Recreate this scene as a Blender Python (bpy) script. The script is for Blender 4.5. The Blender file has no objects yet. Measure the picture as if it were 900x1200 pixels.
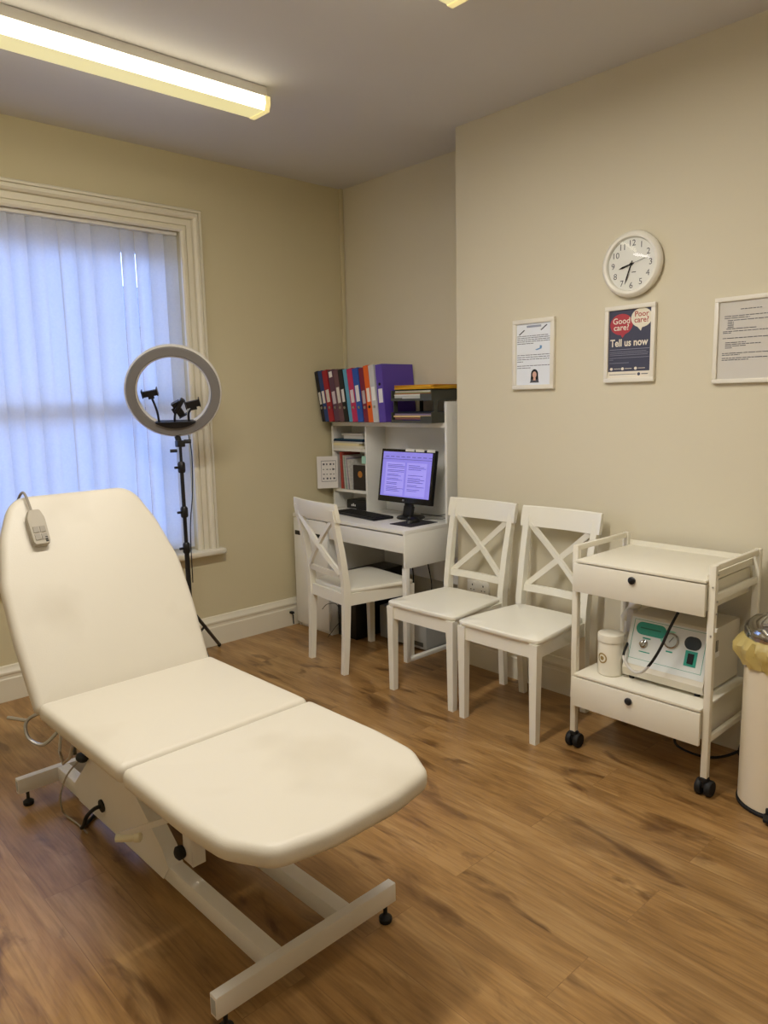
import bpy, bmesh, math, random
from mathutils import Vector, Matrix
random.seed(7)
PI = math.pi
R = math.radians
scn = bpy.context.scene
col = scn.collection

# ------------------------------------------------------------------ materials
def lin(c):
    if isinstance(c, str):
        c = [int(c[i:i+2], 16) / 255 for i in (0, 2, 4)]
    return tuple((x / 12.92 if x <= .04045 else ((x + .055) / 1.055) ** 2.4) for x in c[:3]) + (1,)

def mat(name, c, rough=.5, metal=0, var=.04, scale=8, bump=0, bscale=60, spec=.5, emit=None, estr=0, trans=0, coat=0):
    m = bpy.data.materials.new(name); m.use_nodes = True
    nt = m.node_tree; b = nt.nodes['Principled BSDF']
    col_ = lin(c)
    b.inputs['Roughness'].default_value = rough
    b.inputs['Metallic'].default_value = metal
    b.inputs['Specular IOR Level'].default_value = spec
    b.inputs['Transmission Weight'].default_value = trans
    b.inputs['Coat Weight'].default_value = coat
    tc = nt.nodes.new('ShaderNodeTexCoord')
    n = nt.nodes.new('ShaderNodeTexNoise'); n.inputs['Scale'].default_value = scale; n.inputs['Detail'].default_value = 4
    nt.links.new(tc.outputs['Object'], n.inputs['Vector'])
    mix = nt.nodes.new('ShaderNodeMix'); mix.data_type = 'RGBA'
    mix.inputs[6].default_value = tuple(x * (1 - var) for x in col_[:3]) + (1,)
    mix.inputs[7].default_value = tuple(min(1, x * (1 + var)) for x in col_[:3]) + (1,)
    nt.links.new(n.outputs['Fac'], mix.inputs[0])
    nt.links.new(mix.outputs[2], b.inputs['Base Color'])
    if bump:
        n2 = nt.nodes.new('ShaderNodeTexNoise'); n2.inputs['Scale'].default_value = bscale; n2.inputs['Detail'].default_value = 3
        nt.links.new(tc.outputs['Object'], n2.inputs['Vector'])
        bp = nt.nodes.new('ShaderNodeBump'); bp.inputs['Strength'].default_value = bump; bp.inputs['Distance'].default_value = .01
        nt.links.new(n2.outputs['Fac'], bp.inputs['Height']); nt.links.new(bp.outputs['Normal'], b.inputs['Normal'])
    if emit is not None:
        b.inputs['Emission Color'].default_value = lin(emit); b.inputs['Emission Strength'].default_value = estr
    return m

M = {}
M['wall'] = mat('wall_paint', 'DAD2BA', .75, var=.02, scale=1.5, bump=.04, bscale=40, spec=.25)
M['wall_l'] = mat('shaded_wall_paint', 'D3C9A6', .75, var=.03, scale=1.5, bump=.04, bscale=40, spec=.25)  # wall colour lowered so the backlit window wall's shade sits in the paint
M['ceil'] = mat('ceiling_paint', 'D6D4D2', .8, var=.02, scale=2, spec=.2)
M['trim'] = mat('gloss_trim_paint', 'E6E0CC', .35, var=.02)
M['white'] = mat('white_lacquer', 'EFECE0', .3, var=.015)
M['chairw'] = mat('chair_white_paint', 'EEEBDD', .28, var=.02)
M['desk'] = mat('desk_white_foil', 'EDECE6', .4, var=.015)
M['metalw'] = mat('white_powder_coat', 'E4E1DA', .35, var=.03, scale=12)
M['trol'] = mat('trolley_white', 'EAE5D4', .35, var=.02)
M['black'] = mat('black_plastic', '121214', .4, var=.2)
M['rubber'] = mat('black_rubber', '0C0C0D', .65, var=.2)
M['dgrey'] = mat('dark_grey_plastic', '44463F', .5, var=.1)
M['chrome'] = mat('chrome', 'B8B8B8', .12, 1, var=.02)
M['steel'] = mat('steel_wire', 'B9B6B0', .3, 1, var=.03)
M['paper'] = mat('white_paper', 'F0EFEA', .8, var=.02, spec=.2)
M['paperb'] = mat('bluish_paper', 'E9EEF5', .8, var=.02, spec=.2)
M['paperg'] = mat('grey_paper', 'D2CEC6', .8, var=.02, spec=.2)
M['ink'] = mat('grey_ink', '5C5C64', .8, var=.05, spec=.1)
M['inkd'] = mat('black_ink', '2A2A2C', .8, var=.05, spec=.1)
M['frame'] = mat('cream_frame', 'E9E4D6', .4, var=.02)
M['pcgrey'] = mat('grey_case', 'A9ABA8', .45, var=.04)
M['device'] = mat('device_cream', 'D9D3C2', .45, var=.02)
M['panel'] = mat('device_panel', 'DDE2E0', .4, var=.02)
M['teal'] = mat('teal_print', '2E9C88', .5, var=.05)
M['tealp'] = mat('pale_teal_print', '8CCFBC', .5, var=.05)
M['binb'] = mat('bin_cream_enamel', 'E6DAC0', .3, var=.02)
M['remote'] = mat('handset_grey', 'A39A88', .5, var=.04)
M['remoted'] = mat('handset_key_grey', '8D8576', .5, var=.04)
M['grip'] = mat('ivory_grip', 'E8E2C4', .4, var=.03)
M['jar'] = mat('jar_plastic', 'E9E4D4', .3, var=.02)
M['gold'] = mat('gold_print', 'A08A55', .4, var=.1)
M['silverdial'] = mat('dial_face', 'B8BDB8', .4, var=.03)
M['sock'] = mat('socket_plastic', 'E9E6DC', .35, var=.02)
M['diff'] = mat('ring_diffuser', '7E7B7A', .5, var=.03)
M['clockf'] = mat('clock_face', 'EDECE6', .5, var=.01)
M['glassy'] = mat('screen_black', '0B0B0E', .2, var=.1)

def leather():
    m = mat('cream_leatherette', 'D2CBBB', .42, var=.03, scale=3, bump=.05, bscale=260, spec=.4)
    nt = m.node_tree; b = nt.nodes['Principled BSDF']
    link = b.inputs['Base Color'].links[0]; src = link.from_socket
    tc = nt.nodes['Texture Coordinate']
    n = nt.nodes.new('ShaderNodeTexNoise'); n.inputs['Scale'].default_value = 2.6; n.inputs['Detail'].default_value = 3
    nt.links.new(tc.outputs['Object'], n.inputs['Vector'])
    r = nt.nodes.new('ShaderNodeValToRGB'); r.color_ramp.elements[0].position = .55; r.color_ramp.elements[1].position = .8
    r.color_ramp.elements[0].color = (0, 0, 0, 1); r.color_ramp.elements[1].color = (.45, .45, .45, 1)
    nt.links.new(n.outputs['Fac'], r.inputs['Fac'])
    mx = nt.nodes.new('ShaderNodeMix'); mx.data_type = 'RGBA'; mx.inputs[7].default_value = lin('ADA28C')
    nt.links.new(r.outputs['Color'], mx.inputs[0]); nt.links.new(src, mx.inputs[6]); nt.links.new(mx.outputs[2], b.inputs['Base Color'])
    return m
M['leather'] = leather()

def floor_mat():
    m = bpy.data.materials.new('oak_laminate'); m.use_nodes = True
    nt = m.node_tree; N = nt.nodes; L = nt.links; b = N['Principled BSDF']
    tc = N.new('ShaderNodeTexCoord')
    sep = N.new('ShaderNodeSeparateXYZ'); L.new(tc.outputs['Object'], sep.inputs[0])
    cmb = N.new('ShaderNodeCombineXYZ'); L.new(sep.outputs['Y'], cmb.inputs['X']); L.new(sep.outputs['X'], cmb.inputs['Y'])
    br = N.new('ShaderNodeTexBrick'); L.new(cmb.outputs[0], br.inputs['Vector'])
    br.inputs['Scale'].default_value = 1; br.inputs['Brick Width'].default_value = 1.28; br.inputs['Row Height'].default_value = .195
    br.inputs['Mortar Size'].default_value = .0012; br.inputs['Mortar Smooth'].default_value = .2; br.inputs['Bias'].default_value = 0
    br.offset = .37
    br.inputs['Color1'].default_value = (0, 0, 0, 1); br.inputs['Color2'].default_value = (1, 1, 1, 1); br.inputs['Mortar'].default_value = (.5, .5, .5, 1)
    # per-plank offset of the grain
    off = N.new('ShaderNodeVectorMath'); off.operation = 'MULTIPLY_ADD'
    L.new(br.outputs['Color'], off.inputs[0]); off.inputs[1].default_value = (7, 13, 5)
    L.new(tc.outputs['Object'], off.inputs[2])
    def noise(scale, det, dist, sx, sy):
        mp = N.new('ShaderNodeMapping'); mp.inputs['Scale'].default_value = (sx, sy, 1); L.new(off.outputs[0], mp.inputs['Vector'])
        n = N.new('ShaderNodeTexNoise'); n.inputs['Scale'].default_value = scale; n.inputs['Detail'].default_value = det; n.inputs['Distortion'].default_value = dist
        L.new(mp.outputs[0], n.inputs['Vector']); return n
    fine = noise(7, 10, .5, 15, .9)
    broad = noise(2.2, 4, 1.2, 4.5, .8)
    knot = noise(3.6, 4, 1.0, 2.4, .8)
    r1 = N.new('ShaderNodeValToRGB'); L.new(broad.outputs['Fac'], r1.inputs['Fac'])
    e = r1.color_ramp.elements
    e[0].position = .28; e[0].color = lin('866338'); e[1].position = .72; e[1].color = lin('B4905E')
    k = e.new(.5); k.color = lin('A07A49')
    r2 = N.new('ShaderNodeValToRGB'); L.new(fine.outputs['Fac'], r2.inputs['Fac'])
    r2.color_ramp.elements[0].position = .3; r2.color_ramp.elements[0].color = (.76, .74, .72, 1)
    r2.color_ramp.elements[1].position = .62; r2.color_ramp.elements[1].color = (1.05, 1.05, 1.05, 1)
    mu = N.new('ShaderNodeMix'); mu.data_type = 'RGBA'; mu.blend_type = 'MULTIPLY'; mu.inputs[0].default_value = 1
    L.new(r1.outputs[0], mu.inputs[6]); L.new(r2.outputs[0], mu.inputs[7])
    r3 = N.new('ShaderNodeValToRGB'); L.new(knot.outputs['Fac'], r3.inputs['Fac'])
    r3.color_ramp.elements[0].position = .57; r3.color_ramp.elements[0].color = (1, 1, 1, 1)
    r3.color_ramp.elements[1].position = .70; r3.color_ramp.elements[1].color = (.36, .29, .23, 1)
    mk = N.new('ShaderNodeMix'); mk.data_type = 'RGBA'; mk.blend_type = 'MULTIPLY'; mk.inputs[0].default_value = .85
    L.new(mu.outputs[2], mk.inputs[6]); L.new(r3.outputs[0], mk.inputs[7])
    # plank tone
    tone = N.new('ShaderNodeMapRange'); L.new(br.outputs['Color'], tone.inputs[0]); tone.inputs[3].default_value = .9; tone.inputs[4].default_value = 1.08
    mt = N.new('ShaderNodeMix'); mt.data_type = 'RGBA'; mt.blend_type = 'MULTIPLY'; mt.inputs[0].default_value = 1
    L.new(mk.outputs[2], mt.inputs[6]); L.new(tone.outputs[0], mt.inputs[7])
    # seams
    ms = N.new('ShaderNodeMix'); ms.data_type = 'RGBA'; ms.inputs[7].default_value = lin('6E4D2C')
    sm = N.new('ShaderNodeMath'); sm.operation = 'MULTIPLY'; sm.inputs[1].default_value = .45; L.new(br.outputs['Fac'], sm.inputs[0])
    L.new(sm.outputs[0], ms.inputs[0]); L.new(mt.outputs[2], ms.inputs[6])
    L.new(ms.outputs[2], b.inputs['Base Color'])
    rr = N.new('ShaderNodeMapRange'); L.new(fine.outputs['Fac'], rr.inputs[0]); rr.inputs[3].default_value = .36; rr.inputs[4].default_value = .27
    L.new(rr.outputs[0], b.inputs['Roughness'])
    b.inputs['Specular IOR Level'].default_value = .5
    bp = N.new('ShaderNodeBump'); bp.inputs['Strength'].default_value = .08; bp.inputs['Distance'].default_value = .003
    L.new(fine.outputs['Fac'], bp.inputs['Height']); L.new(bp.outputs[0], b.inputs['Normal'])
    return m
M['floor'] = floor_mat()

def vane_mat():
    m = bpy.data.materials.new('blind_fabric'); m.use_nodes = True
    nt = m.node_tree; N = nt.nodes; L = nt.links
    out = N['Material Output']; N.remove(N['Principled BSDF'])
    tc = N.new('ShaderNodeTexCoord'); n = N.new('ShaderNodeTexNoise'); n.inputs['Scale'].default_value = 90
    L.new(tc.outputs['Object'], n.inputs['Vector'])
    mx = N.new('ShaderNodeMix'); mx.data_type = 'RGBA'; mx.inputs[6].default_value = lin('E3E4E2'); mx.inputs[7].default_value = lin('EFEFEC')
    L.new(n.outputs['Fac'], mx.inputs[0])
    d = N.new('ShaderNodeBsdfDiffuse'); t = N.new('ShaderNodeBsdfTranslucent'); ms = N.new('ShaderNodeMixShader')
    ms.inputs[0].default_value = .62
    L.new(mx.outputs[2], d.inputs['Color']); L.new(mx.outputs[2], t.inputs['Color'])
    L.new(d.outputs[0], ms.inputs[1]); L.new(t.outputs[0], ms.inputs[2]); L.new(ms.outputs[0], out.inputs['Surface'])
    return m
M['vane'] = vane_mat()

def glass_mat(name, tint=(1, 1, 1, 1), rough=0):
    m = bpy.data.materials.new(name); m.use_nodes = True
    nt = m.node_tree; N = nt.nodes; L = nt.links; out = N['Material Output']; N.remove(N['Principled BSDF'])
    tr = N.new('ShaderNodeBsdfTransparent'); tr.inputs[0].default_value = tint
    gl = N.new('ShaderNodeBsdfGlossy'); gl.inputs['Roughness'].default_value = .02 + rough
    fr = N.new('ShaderNodeFresnel'); fr.inputs['IOR'].default_value = 1.45
    ms = N.new('ShaderNodeMixShader'); L.new(fr.outputs[0], ms.inputs[0]); L.new(tr.outputs[0], ms.inputs[1]); L.new(gl.outputs[0], ms.inputs[2])
    L.new(ms.outputs[0], out.inputs['Surface']); return m
M['glass'] = glass_mat('window_glass')
M['liner'] = None

def liner_mat():
    m = bpy.data.materials.new('yellow_bag_plastic'); m.use_nodes = True
    nt = m.node_tree; N = nt.nodes; L = nt.links; b = N['Principled BSDF']; out = N['Material Output']
    b.inputs['Base Color'].default_value = lin('E3D08A'); b.inputs['Roughness'].default_value = .3
    tc = N.new('ShaderNodeTexCoord'); n = N.new('ShaderNodeTexNoise'); n.inputs['Scale'].default_value = 30; L.new(tc.outputs['Object'], n.inputs['Vector'])
    bp = N.new('ShaderNodeBump'); bp.inputs['Strength'].default_value = .5; bp.inputs['Distance'].default_value = .01
    L.new(n.outputs['Fac'], bp.inputs['Height']); L.new(bp.outputs[0], b.inputs['Normal'])
    t = N.new('ShaderNodeBsdfTranslucent'); t.inputs[0].default_value = lin('EAD98E'); ms = N.new('ShaderNodeMixShader'); ms.inputs[0].default_value = .4
    L.new(b.outputs[0], ms.inputs[1]); L.new(t.outputs[0], ms.inputs[2]); L.new(ms.outputs[0], out.inputs['Surface'])
    return m
M['liner'] = liner_mat()

def emis(name, c, s):
    m = mat(name, c, .5, var=.01, emit=c, estr=s); return m
M['lampside'] = emis('lit_diffuser_side', 'FFF6DC', 4.2)
M['lampbot'] = emis('lit_diffuser_bottom', 'E9DFA4', .6)
M['lampend'] = emis('lit_diffuser_end', 'F0DF9A', .6)
M['screen'] = emis('screen_lilac', '7F78CF', .62)
M['screent'] = emis('screen_text', '5A53A0', .4)
M['screenp'] = emis('screen_page', '8F88DC', .68)

# ------------------------------------------------------------------ mesh builder
class MB:
    def __init__(s): s.bm = bmesh.new(); s.mi = 0
    def _fin(s, vs, mtx=None):
        if mtx is not None: bmesh.ops.transform(s.bm, matrix=mtx, verts=vs)
        for f in {f for v in vs for f in v.link_faces}:
            f.material_index = s.mi
        return vs
    def box(s, x0, x1, y0, y1, z0, z1, bev=0, seg=2, mtx=None):
        x0, x1 = sorted((x0, x1)); y0, y1 = sorted((y0, y1)); z0, z1 = sorted((z0, z1))
        r = bmesh.ops.create_cube(s.bm, size=1)
        vs = r['verts']
        for v in vs:
            v.co = Vector((x0 + (v.co.x + .5) * (x1 - x0), y0 + (v.co.y + .5) * (y1 - y0), z0 + (v.co.z + .5) * (z1 - z0)))
        if bev:
            es = list({e for v in vs for e in v.link_edges})
            rr = bmesh.ops.bevel(s.bm, geom=es, offset=bev, offset_type='OFFSET', segments=seg, profile=.5, affect='EDGES', clamp_overlap=True)
            vs = list({v for f in rr['faces'] for v in f.verts} | {v for v in vs if v.is_valid})
        s._fin(vs, mtx); return s
    def hexa(s, pts):  # 8 points: bottom 4 ccw, top 4 ccw
        v = [s.bm.verts.new(p) for p in pts]
        for f in ((3, 2, 1, 0), (4, 5, 6, 7), (0, 1, 5, 4), (1, 2, 6, 5), (2, 3, 7, 6), (3, 0, 4, 7)):
            fc = s.bm.faces.new([v[i] for i in f]); fc.material_index = s.mi
        return s
    def ring_loft(s, rings, cap0=True, cap1=True, closed=False):
        vr = [[s.bm.verts.new(p) for p in r] for r in rings]
        n = len(vr[0])
        prs = list(zip(vr, vr[1:]))
        if closed: prs.append((vr[-1], vr[0]))
        for a, b in prs:
            for i in range(n):
                j = (i + 1) % n
                f = s.bm.faces.new((a[i], a[j], b[j], b[i])); f.material_index = s.mi
        if not closed:
            if cap0: f = s.bm.faces.new(vr[0][::-1]); f.material_index = s.mi
            if cap1: f = s.bm.faces.new(vr[-1]); f.material_index = s.mi
        return s
    def tube(s, pts, r, n=8, r1=None, sect=None):
        pts = [Vector(p) for p in pts]; rings = []; t0 = None; u = None
        for i, p in enumerate(pts):
            a = pts[max(0, i - 1)]; b = pts[min(len(pts) - 1, i + 1)]; t = (b - a).normalized()
            if u is None:
                u = t.orthogonal().normalized() if abs(t.z) > .99 or True else None
                ref = Vector((0, 0, 1)) if abs(t.z) < .9 else Vector((1, 0, 0))
                u = ref.cross(t).normalized()
            else:
                u = (u - t * u.dot(t)).normalized()
            w = t.cross(u)
            k = i / max(1, len(pts) - 1); rr = r if r1 is None else r + (r1 - r) * k
            if sect: rings.append([p + u * x * (rr / r) + w * y * (rr / r) for x, y in sect])
            else: rings.append([p + (u * math.cos(q) + w * math.sin(q)) * rr for q in [2 * PI * j / n for j in range(n)]])
        return s.ring_loft(rings)
    def bar(s, p0, p1, w, h, bev=0, up=(0, 0, 1)):
        """rectangular bar, w sideways, h along up"""
        p0 = Vector(p0); p1 = Vector(p1); d = p1 - p0; L_ = d.length; x = d.normalized()
        y = Vector(up).cross(x).normalized(); z = x.cross(y)
        m = Matrix((x, y, z)).transposed().to_4x4(); m.translation = p0
        return s.box(0, L_, -w / 2, w / 2, -h / 2, h / 2, bev=bev, mtx=m)
    def cyl(s, p0, p1, r, n=20, r1=None):
        return s.tube([p0, p1], r, n, r1)
    def lathe(s, prof, c=(0, 0, 0), n=32, axis='z', cap=True):
        c = Vector(c); rings = []
        for r, z in prof:
            ring = []
            for j in range(n):
                a = 2 * PI * j / n; p = (max(r, 1e-4) * math.cos(a), max(r, 1e-4) * math.sin(a), z)
                if axis == 'x': p = (p[2], p[0], p[1])
                elif axis == '-x': p = (-p[2], -p[0], p[1])
                elif axis == 'y': p = (p[1], p[2], p[0])
                ring.append(c + Vector(p))
            rings.append(ring)
        return s.ring_loft(rings, cap, cap)
    def prism(s, poly, a0, a1, axis='z'):
        def P(u, v, a): return {'z': (u, v, a), 'x': (a, u, v), 'y': (u, a, v)}[axis]
        b = [P(u, v, a0) for u, v in poly]; t = [P(u, v, a1) for u, v in poly]
        return s.ring_loft([b, t])
    def sphere(s, c, r, n=16, sc=(1, 1, 1)):
        vs = bmesh.ops.create_uvsphere(s.bm, u_segments=n, v_segments=max(6, n // 2), radius=1)['verts']
        for v in vs: v.co = Vector((v.co.x * r * sc[0], v.co.y * r * sc[1], v.co.z * r * sc[2])) + Vector(c)
        s._fin(vs); return s
    def face(s, pts):
        f = s.bm.faces.new([s.bm.verts.new(p) for p in pts]); f.material_index = s.mi; return s
    def sheet(s, rows):
        vr = [[s.bm.verts.new(p) for p in r] for r in rows]
        for a, b in zip(vr, vr[1:]):
            for i in range(len(a) - 1):
                f = s.bm.faces.new((a[i], a[i + 1], b[i + 1], b[i])); f.material_index = s.mi
        return s
    def text(s, st, size, fn, align='LEFT', bold=0):
        cu = bpy.data.curves.new('t', 'FONT'); cu.body = st; cu.size = size; cu.align_x = align; cu.resolution_u = 3; cu.offset = bold * size
        o = bpy.data.objects.new('t', cu); col.objects.link(o)
        dg = bpy.context.evaluated_depsgraph_get(); dg.update()
        me = bpy.data.meshes.new_from_object(o.evaluated_get(dg))
        vs = [s.bm.verts.new(fn(v.co.x, v.co.y)) for v in me.vertices]
        for p in me.polygons:
            try: f = s.bm.faces.new([vs[i] for i in p.vertices]); f.material_index = s.mi
            except ValueError: pass
        bpy.data.objects.remove(o); bpy.data.curves.remove(cu); bpy.data.meshes.remove(me)
        return s
    def build(s, name, m, parent=None, world=True, ang=40, org=None, norm=True):
        if norm: bmesh.ops.recalc_face_normals(s.bm, faces=s.bm.faces[:])
        off = Vector((0, 0, 0))
        if parent is not None and world:
            p = parent
            while p.parent is not None: p = p.parent
            off = p.location.copy()
        if parent is None and org is not None: off = Vector(org)
        if off.length: bmesh.ops.translate(s.bm, verts=s.bm.verts[:], vec=-off)
        me = bpy.data.meshes.new(name); s.bm.to_mesh(me); s.bm.free()
        for f in me.polygons: f.use_smooth = True
        me.set_sharp_from_angle(angle=R(ang))
        for q in (m if isinstance(m, (list, tuple)) else [m]): me.materials.append(q)
        o = bpy.data.objects.new(name, me); col.objects.link(o)
        if parent is not None: o.parent = parent
        elif org is not None: o.location = off
        return o

def tag(o, label, cat, group=None):
    o['label'] = label; o['category'] = cat
    if group: o['group'] = group
    return o
def thing(name, label, cat, loc=(0, 0, 0), rz=0, group=None):
    o = bpy.data.objects.new(name, None); col.objects.link(o); o.empty_display_size = .1
    o.location = loc; o.rotation_euler = (0, 0, rz); return tag(o, label, cat, group)
def struct(o): o['kind'] = 'structure'; return o
def chaikin(p, it=2, k=.25):
    for _ in range(it):
        q = []
        for i in range(len(p)):
            a = Vector(p[i]); b = Vector(p[(i + 1) % len(p)])
            q += [a.lerp(b, k), a.lerp(b, 1 - k)]
        p = q
    return [tuple(v) for v in p]

# ------------------------------------------------------------------ camera (photograph is 900 x 1200)
F = 869.3
yaw, pit, rol = R(47.402), R(8.659), R(-1.2154)
fw = Vector((math.cos(yaw) * math.cos(pit), math.sin(yaw) * math.cos(pit), -math.sin(pit)))
rt = Vector((math.sin(yaw), -math.cos(yaw), 0)); up = rt.cross(fw)
c_, s_ = math.cos(rol), math.sin(rol)
rt2 = c_ * rt + s_ * up; up2 = -s_ * rt + c_ * up
cam = bpy.data.cameras.new('camera'); co = bpy.data.objects.new('camera', cam); col.objects.link(co)
mw = Matrix((rt2, up2, -fw)).transposed().to_4x4(); mw.translation = (-3.3461, -3.9916, 1.4873)
co.matrix_world = mw
cam.sensor_fit = 'HORIZONTAL'; cam.sensor_width = 36; cam.lens = 36 * F / 900; cam.clip_start = .05
scn.camera = co

# ------------------------------------------------------------------ room shell
H = 2.868; XB = -.2754; YB = -1.2595
X0, Y0 = -4.4, -5.3
WX0, WX1, WZ0, WZ1 = -2.50, -1.205, .61, 2.445       # window opening
struct(MB().box(X0, .1, Y0, .1, -.1, 0).build('floor', M['floor']))
struct(MB().box(X0 - .1, .1, Y0 - .1, .28, H, H + .1).build('ceiling', M['ceil']))
b = MB()
b.box(X0, WX0, 0, .28, 0, H); b.box(WX1, .1, 0, .28, 0, H); b.box(WX0, WX1, 0, .28, 0, WZ0); b.box(WX0, WX1, 0, .28, WZ1, H)
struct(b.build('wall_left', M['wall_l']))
struct(MB().box(0, .1, YB, 0, 0, H).build('wall_back', M['wall']))
struct(MB().box(XB, .1, Y0, YB, 0, H).build('wall_right', M['wall']))
struct(MB().box(X0 - .1, X0, Y0, .28, 0, H).build('wall_side', M['wall']))
struct(MB().box(X0, .1, Y0 - .1, Y0, 0, H).build('wall_front', M['wall']))
def skirt(p0, p1, nrm, name):
    prof = [(0, 0), (.022, 0), (.022, .115), (.018, .122), (.018, .135), (.023, .142), (.023, .152), (.012, .166), (.008, .18), (0, .184)]
    p0 = Vector(p0); p1 = Vector(p1); n = Vector(nrm)
    rings = [[p + n * a + Vector((0, 0, z)) for a, z in prof] for p in (p0, p1)]
    return struct(MB().ring_loft(rings).build(name, M['trim'], ang=25))
skirt((X0, 0, 0), (0, 0, 0), (0, -1, 0), 'baseboard_left')
skirt((0, 0, 0), (0, YB, 0), (-1, 0, 0), 'baseboard_back')
skirt((XB, YB, 0), (XB, Y0, 0), (-1, 0, 0), 'baseboard_right')
# corner boxing / pipe run down the corner
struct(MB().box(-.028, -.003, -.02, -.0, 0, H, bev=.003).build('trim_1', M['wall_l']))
# architrave: mitred moulding
def architrave():
    prof = [(0, 0), (0, .016), (.010, .024), (.022, .024), (.024, .012), (.034, .010), (.036, .02), (.060, .022), (.062, .012), (.070, .012), (.074, .03), (.086, .040), (.098, .040), (.100, .030), (.106, .030), (.108, .042), (.120, .040), (.128, .028), (.128, 0)]
    path = [((WX1, WZ0), (1, 0)), ((WX1, WZ1), (1, 1)), ((WX0, WZ1), (-1, 1)), ((WX0, WZ0), (-1, 0))]
    rings = [[(x + dx * a, -t, z + dz * a) for a, t in prof] for (x, z), (dx, dz) in path]
    return MB().ring_loft(rings).build('trim_2', M['trim'], ang=25)
struct(architrave())
struct(MB().box(WX0 - .16, WX1 + .16, -.07, .0, .575, .612, bev=.012, seg=3).box(WX0, WX1, -.01, .2, .585, .612).build('trim_3', M['trim']))
# sash window
w1 = MB()
w1.box(WX0, WX0 + .06, .13, .2, WZ0, WZ1).box(WX1 - .06, WX1, .13, .2, WZ0, WZ1).box(WX0 + .06, WX1 - .06, .13, .2, WZ1 - .11, WZ1).box(WX0 + .06, WX1 - .06, .13, .2, WZ0, WZ0 + .09)
w1.box(WX0 + .06, WX1 - .06, .12, .2, 1.47, 1.53)
w = struct(w1.build('window_1', M['trim']))
MB().box(WX0 + .05, WX1 - .05, .16, .165, WZ0 + .08, 1.48).build('lower_pane', M['glass'], w)
MB().box(WX0 + .05, WX1 - .05, .18, .185, 1.52, WZ1 - .1).build('upper_pane', M['glass'], w)
# outside
struct(MB().box(-40, 40, .5, 60, -3.2, -3.1).build('ground', mat('street', '77757A', .9)))
hs = thing('terraced_house', 'brick house across the street seen through the blind gaps', 'house', (-1, 26, -3.1))
MB().box(-14, 12, 24, 30, -3.1, 4.4).build('wall', mat('brick', '8E7468', .9, var=.2, scale=3), hs)
MB().prism([(23.6, 4.4), (30.4, 4.4), (27, 6.4)], -14, 12, 'x').build('roof', mat('roof_slate', '565A64', .8), hs)

# ------------------------------------------------------------------ vertical blind
vb = thing('vertical_blind', 'white vertical fabric blind closed across the sash window, backlit by daylight', 'blind', (-1.85, .03, .64))
MB().box(WX0 + .01, WX1 - .01, .008, .048, 2.424, 2.444, bev=.004).build('headrail', M['metalw'], vb)
pitch = .0815; x = WX1 - .05; i = 0
rnd = random.Random(3)
slit = {3: 9, 4: 17, 5: 12, 7: 6}
while x > WX0 + .03:
    ph = R(-31 + rnd.uniform(-6, 5))
    if i in (2, 3, 4): ph = R(10 + 3 * (i == 3))
    if i in (7, 8): ph = R(2)
    hw = .0445; rows = []
    dx, dy = math.cos(ph), math.sin(ph)
    for zz, tw in ((.635, 0), (1.0, .0), (1.5, 0), (2.0, 0), (2.42, 0)):
        row = []
        for k in range(7):
            u = -1 + k / 3; bow = .012 * (1 - u * u)
            row.append((x + u * hw * dx + bow * dy, .035 + u * hw * dy - bow * dx, zz))
        rows.append(row)
    MB().sheet(rows).build('vane', M['vane'], vb, norm=False)
    MB().box(x - .004, x + .004, .030, .040, 2.405, 2.426).build('vane_hanger', M['paper'], vb)
    x -= pitch; i += 1

# ------------------------------------------------------------------ ceiling lights
def ceiling_light(y0, y1, x1, ln, label):
    t = thing('fluorescent_light', label, 'ceiling light', (x1 - ln / 2, (y0 + y1) / 2, H), group='fluorescent batten lights')
    yc = (y0 + y1) / 2; x0 = x1 - ln
    MB().box(x0, x1 - .012, yc - .068, yc + .068, H - .042, H - .0005, bev=.004).build('batten_housing', M['metalw'], t)
    zt, zb = H - .042, H - .098
    prof = [(y0, zt), (y0 - .002, zt - .03), (y0 + .01, zb), (y1 - .01, zb), (y1 + .002, zt - .03), (y1, zt)]
    d = MB()
    rings = [[(xx, y, z) for y, z in prof] for xx in (x0 + .02, x1 - .025)]
    d.ring_loft(rings, False, False)
    bm = d.bm; bm.faces.ensure_lookup_table()
    for f in bm.faces:
        c = f.calc_center_median(); f.material_index = 1 if c.z < zb + .003 else 0
    d.build('diffuser', [M['lampside'], M['lampbot']], t)
    for a, e in ((x0, x0 + .02), (x1 - .025, x1)):
        MB().prism([(y0 - .004, zt + .002), (y0 - .005, zt - .03), (y0 + .008, zb - .003), (y1 - .008, zb - .003), (y1 + .005, zt - .03), (y1 + .004, zt + .002)], a, e, 'x').build('end_cap', M['lampend'], t)
ceiling_light(-1.06, -.925, -1.29, 1.53, 'long lit fluorescent batten on the ceiling nearest the window')
ceiling_light(-2.315, -2.18, -1.33, 1.53, 'lit fluorescent batten of which only the pale end shows at the top edge')

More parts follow.
